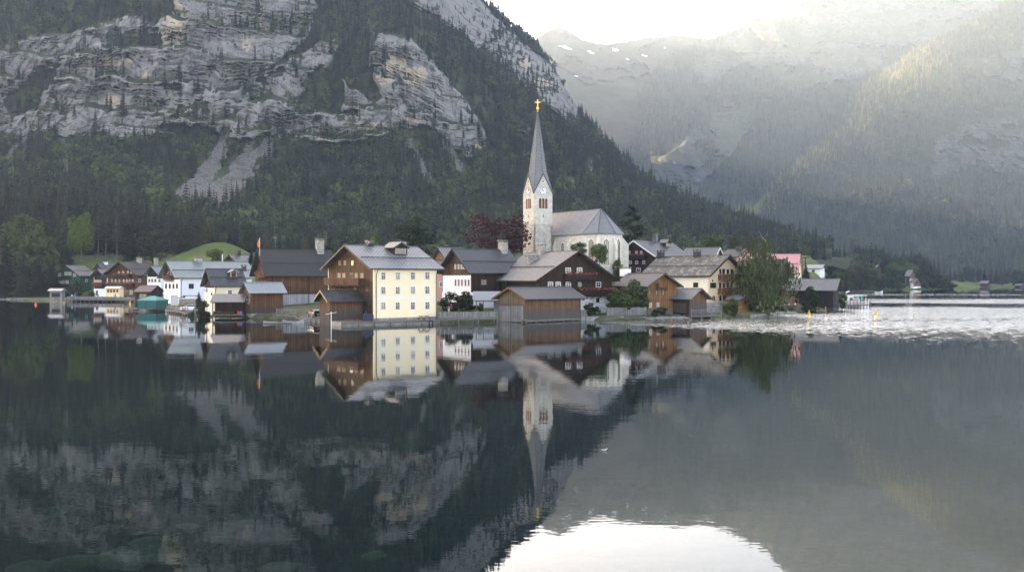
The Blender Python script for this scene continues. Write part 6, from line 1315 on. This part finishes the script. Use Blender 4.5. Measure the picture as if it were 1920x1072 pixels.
fl = MB(); fl.add([(0, 0, hz - .15), (-.35, .1, hz - .5), (-.62, -.05, hz - 1.6), (-.45, .12, hz - 2.3), (-.15, 0, hz - 2.2), (0, .04, hz - 1.9), (0, .05, hz - .15), (-.33, .15, hz - .5), (-.58, 0, hz - 1.6), (-.42, .17, hz - 2.3), (-.15, .05, hz - 2.2), (0, .09, hz - 1.9)], [(0, 1, 2, 3, 4, 5), (11, 10, 9, 8, 7, 6), (0, 5, 11, 6), (0, 6, 7, 1), (1, 7, 8, 2), (2, 8, 9, 3), (3, 9, 10, 4), (4, 10, 11, 5)]).build('flag', M['orangep'], o)
q = at(1531, HY, 300); o = empty('chair_lift_mast', (at(1510, HY, 420).x, 420, gz(at(1510, HY, 420).x, 420)), 0, 'dark T shaped pole on the slope beside the pink roof', 'pole'); MB().box((-.15, -.15, -.5), (.15, .15, zat(483, 420) - o.location.z)).build('pole', M['dark'], o); zz = zat(482, 420) - o.location.z; MB().box((-1.6, -.2, zz - .35), (1.6, .2, zz)).build('crossarm', M['dark'], o)
# picnic table, bins, tyre
o = frame_obj('picnic_table', 'red brown picnic table with benches before the yellow wall', 'table', 795, 181.5, 50, .74); m = MB(); m.box((-1.1, -.38, .70), (1.1, .38, .76)); m.build('table_top', M['redbrown'], o)
for y in (-.8, .8): b_ = MB(); b_.box((-1.1, y - .16, .40), (1.1, y + .16, .46)); b_.build('bench', M['redbrown'], o)
l_ = MB()
for x in (-.8, .8):
    for sgn in (-1, 1): l_.bar((x, sgn * .15, .70), (x, sgn * .75, .0), .08, .1)
    l_.box((x - .04, -.85, .34), (x + .04, .85, .40))
l_.build('trestle', M['redbrown'], o)
o = frame_obj('covered_bins', 'stack of bins under a navy tarpaulin at the corner of the yellow house', 'bins', 690, 177.5, 18, .74); m = MB(); m.extrude([(-.85, 0), (.85, 0), (.95, 1.0), (.7, 1.25), (-.75, 1.3), (-.9, 1.0)], -.5, .5, lambda t, u, v: (u, t, v)); m.build('tarpaulin', M['tarp'], o); MB().ball((-.4, 0, 1.45), .3, 8, 5).build('bag', M['tarp'], o)
k = MB()
for i in range(20): a0, a1 = 2 * math.pi * i / 20, 2 * math.pi * (i + 1) / 20; k.bar((.36 * math.cos(a0), 0, .36 * math.sin(a0)), (.36 * math.cos(a1), 0, .36 * math.sin(a1)), .2, .17)
q = at(808, HY, 180.6); k = k.build('tyre_fender', M['rubber']); k.location = (q.x, 180.55, .28); k.rotation_euler = (0, 0, R(24)); tag(k, 'black tyre hung as a fender on the timber wharf', 'tyre')
o = frame_obj('woodpile', 'roofed stack of pale firewood behind the white car', 'woodpile', 334, 252, 8, 1.4); MB().extrude([(0, 2.0), (2.3, 2.6), (5.2, 2.5), (5.2, 2.62), (2.3, 2.72), (0, 2.12)], -.6, 1.6, lambda t, u, v: (u, t, v)).build('cover', M['dark'], o); m = MB(); rd = random.Random(4)
for i in range(17):
    for j in range(6): m.tube([(.3 + i * .28, -.3, .2 + j * .29), (.3 + i * .28, 1.2, .2 + j * .29)], .12, 6)
m.build('logs', M['tan'], o)
for px, D, z, c_, lb in ((138, 364, .97, 'bluep', 'closed blue parasol on the grey boardwalk beside the person in white'), (216, 359, .97, 'bluep', 'closed blue parasol before the yellow veranda')):
    o = frame_obj('parasol', lb, 'parasol', px + (3 if px < 200 else 0), D, 0, z); MB().tube([(0, 0, 0), (0, 0, 2.3)], .035, 6).build('pole', M['white'], o); MB().lathe([(.24, .75), (.30, 1.0), (.22, 1.6), (.05, 2.25)], (0, 0, 0), 10).build('canopy', M[c_], o)
o = frame_obj('terrace_canopy', 'brown canvas canopy on white posts beside the white teal roofed house', 'canopy', 309, 266, 10, 1.2); MB().extrude([(-.3, 2.3), (1.5, 2.75), (3.4, 3.0), (3.4, 3.06), (1.5, 2.83), (-.3, 2.36)], -1.2, .8, lambda t, u, v: (u, t, v)).build('canvas', M['tan'], o); p = MB()
for x in (.2, 3.0): MB().box((x - .07, -1.1, -.6), (x + .07, -.96, 2.5 + x * .15)).build('post', M['white'], o)
MB().box((1.5, .3, 0), (3.4, .45, 2.6)).build('back_wall', M['white'], o)
# bank stones
def stone_mesh(seed, flat=.6):
    bm = bmesh.new(); bmesh.ops.create_icosphere(bm, subdivisions=3, radius=1.0)
    for v in bm.verts:
        n = v.co.normalized(); k = 1 + .42 * float(gnoise(n.x * 1.6 + seed, n.y * 1.6 + n.z * 1.3, seed)) + .12 * float(gnoise(n.x * 4 + seed, n.y * 4 + n.z * 3, seed + 3)); v.co = Vector((n.x * k, n.y * k, n.z * k * flat))
    me = bpy.data.meshes.new('stone'); bm.to_mesh(me); bm.free(); return me
t = NT('bank_rock'); n1 = t.noise(t.ob(), 2.2, 6, .7); m_rock = t.pbr(t.mix(n1, (.09, .085, .075), (.30, .285, .26)), .9, t.bump(n1, .6, .1), spec=.2)
t = NT('mossy_lake_rock'); n1 = t.noise(t.ob(), 2.2, 6, .7); m_lrock = t.pbr(t.mix(n1, (.09, .12, .07), (.34, .40, .26)), .9, t.bump(n1, .6, .1), spec=.2)
SM = [stone_mesh(i) for i in range(4)]
for me in SM: me.materials.append(m_rock)
LM = [stone_mesh(10 + i, .35) for i in range(3)]
for me in LM: me.materials.append(m_lrock)
rd = random.Random(12)
def along(a, b, n, lab, grp, s0, s1):
    for i in range(n):
        f = (i + rd.random() * .8) / n; px = a[0] + f * (b[0] - a[0]); D = a[1] + f * (b[1] - a[1]); q = at(px, HY, D); s_ = rd.uniform(s0, s1); o = bpy.data.objects.new('bank_stone', rd.choice(SM)); col.objects.link(o); o.location = (q.x, D + rd.uniform(-.5, .4), rd.uniform(-.05, .2)); o.rotation_euler = (0, 0, rd.random() * 6); o.scale = (s_ * 1.3, s_, s_ * .8); tag(o, lab, 'rock', grp)
along((1404, 216), (1490, 243), 34, 'grey stone on the bank under the birch', 'stones on the bank under the birch', .25, .7)
along((1490, 248), (1545, 258), 16, 'dark stone on the bank before the black boathouse', 'stones on the bank by the black boathouse', .25, .6)
along((0, 407), (92, 385), 22, 'pale stone along the wooded left shore', 'stones along the wooded left shore', .4, 1.0)
along((376, 214), (398, 213), 8, 'small stone on the bank beside the boat shelter', 'stones beside the boat shelter', .2, .45)
along((1212, 199), (1290, 203), 16, 'stone at the water edge below the orange boarded house', 'stones below the orange boarded house', .2, .5)
along((1735, 838), (1795, 905), 16, 'shore rock at the tip of the headland', 'rocks at the tip of the headland', .7, 1.6)
for px, py, s_ in ((110, 956, .55), (255, 1040, .8), (290, 1016, .6), (140, 1050, .5), (60, 1062, .5), (410, 1010, .3), (350, 985, .28), (200, 988, .3), (700, 1040, .3), (520, 1062, .4)):
    D = (CH + 1.0) * F / (py - HY); q = at(px, HY, D); o = bpy.data.objects.new('lake_boulder', LM[int(px) % 3]); col.objects.link(o); o.location = (q.x, D, -.98 - .1 * s_); o.scale = (s_ * 1.25, s_ * 1.5, s_ * .8); o.rotation_euler = (0, 0, px); tag(o, 'flat mossy boulder under the clear shallow water', 'rock', 'boulders under the shallow water')
# people
def skin_body(name, V, E_, m, parent):
    me = bpy.data.meshes.new(name); me.from_pydata([v[:3] for v in V], E_, []); o = link_mesh(name, me, m, parent); s_ = o.modifiers.new('skin', 'SKIN'); sv = me.skin_vertices[0].data
    for i, v in enumerate(V): sv[i].radius = (v[3], v[3] * (v[4] if len(v) > 4 else 1))
    sv[0].use_root = True; u = o.modifiers.new('smooth', 'SUBSURF'); u.levels = u.render_levels = 2; return o
def person(label, px, D, yaw, z, shirt, legs, h=1.7, hair='brown', stride=.12):
    o = frame_obj('person', label, 'person', px, D, yaw, z); o.scale = (h / 1.75,) * 3; st = stride
    V = [(0, 0, .93, .135, .8), (0, 0, 1.15, .13, .75), (0, 0, 1.38, .15, .62), (0, 0, 1.5, .06), (0, .01, 1.58, .075), (0, .01, 1.68, .085), (0, .01, 1.75, .045),
         (.19, 0, 1.42, .055), (.24, .03, 1.15, .042), (.25, -.06, .92, .034), (.25, -.09, .82, .028), (-.19, 0, 1.42, .055), (-.24, .03, 1.15, .042), (-.25, -.06, .92, .034), (-.25, -.09, .82, .028),
         (.09, 0, .86, .085), (.10, -st, .48, .062), (.10, -st * .5, .08, .045), (.11, -st * .5 - .15, .035, .036), (-.09, 0, .86, .085), (-.10, st * .6, .48, .062), (-.10, st * 1.3, .10, .045), (-.11, st * 1.3 - .14, .035, .036)]
    E_ = [(0, 1), (1, 2), (2, 3), (3, 4), (4, 5), (5, 6), (2, 7), (7, 8), (8, 9), (9, 10), (2, 11), (11, 12), (12, 13), (13, 14), (0, 15), (15, 16), (16, 17), (17, 18), (0, 19), (19, 20), (20, 21), (21, 22)]
    skin_body('body', V, E_, M['skin'], o)
    T = [(0, 0, .95, .155, .8), (0, 0, 1.15, .15, .78), (0, 0, 1.38, .17, .66), (0, 0, 1.47, .08), (.19, 0, 1.42, .07), (.24, .03, 1.13, .058), (-.19, 0, 1.42, .07), (-.24, .03, 1.13, .058)]
    skin_body('shirt', T, [(0, 1), (1, 2), (2, 3), (2, 4), (4, 5), (2, 6), (6, 7)], M[shirt], o)
    Lg = [(0, 0, .94, .15, .82), (.09, 0, .86, .10), (.10, -st, .48, .078), (.10, -st * .5, .12, .062), (-.09, 0, .86, .10), (-.10, st * .6, .48, .078), (-.10, st * 1.3, .14, .062)]
    skin_body('trousers', Lg, [(0, 1), (1, 2), (2, 3), (0, 4), (4, 5), (5, 6)], M[legs], o)
    MB().ball((0, .03, 1.70), .108, 10, 6, (1, 1, .95)).build('hair', M[hair], o, True)
    return o
M['shirt_blue'] = plain('pale_blue_shirt', (.30, .38, .55), .8, .1); M['shirt_pink'] = plain('pink_red_jacket', (.70, .10, .17), .8, .1)
person('person in pale blue shirt and dark trousers on the shore by the black boathouse', 1520.5, 256, 160, .25, 'shirt_blue', 'dark', 1.8); person('person in pink red jacket beside the one in pale blue', 1530.5, 256.5, 200, .25, 'shirt_pink', 'skin', 1.68)
gl_ = [at(841, HY, 203), at(846, HY, 203)]
person('person in pink top on the lawn beside the yellow house', 841.5, 201, 20, gz(gl_[0].x, 201), 'shirt_pink', 'white', 1.5); person('person in dark coat beside the pink one on the lawn', 846, 202, -30, gz(gl_[1].x, 202), 'tarp', 'dark', 1.7)
person('person in white shirt on the grey boardwalk at the far left', 135, 366, 30, .97, 'white', 'bluep', 1.75); person('person in red top leaning by the boardwalk fence', 184, 363, 10, .97, 'red', 'dark', 1.7)
# bird on the water
D = shoreD(845); q = at(1133, HY, D); o = empty('white_gull', (q.x, D, .02), R(10), 'white gull floating on the calm water below the church reflection', 'bird')
skin_body('body', [(0, 0, .05, .06), (.12, 0, .07, .05), (-.13, 0, .07, .05), (-.24, 0, .10, .018), (.19, 0, .16, .030), (.22, 0, .23, .036), (.27, 0, .225, .012), (.31, 0, .215, .006)], [(0, 1), (0, 2), (2, 3), (1, 4), (4, 5), (5, 6), (6, 7)], M['white'], o); o.scale = (.55, .55, .42); MB().extrude([(-.28, .10), (.06, .10), (.10, .13), (-.10, .145)], -.075, .075, lambda t, u, v: (u, t, v)).build('wing', M['m_light'], o)
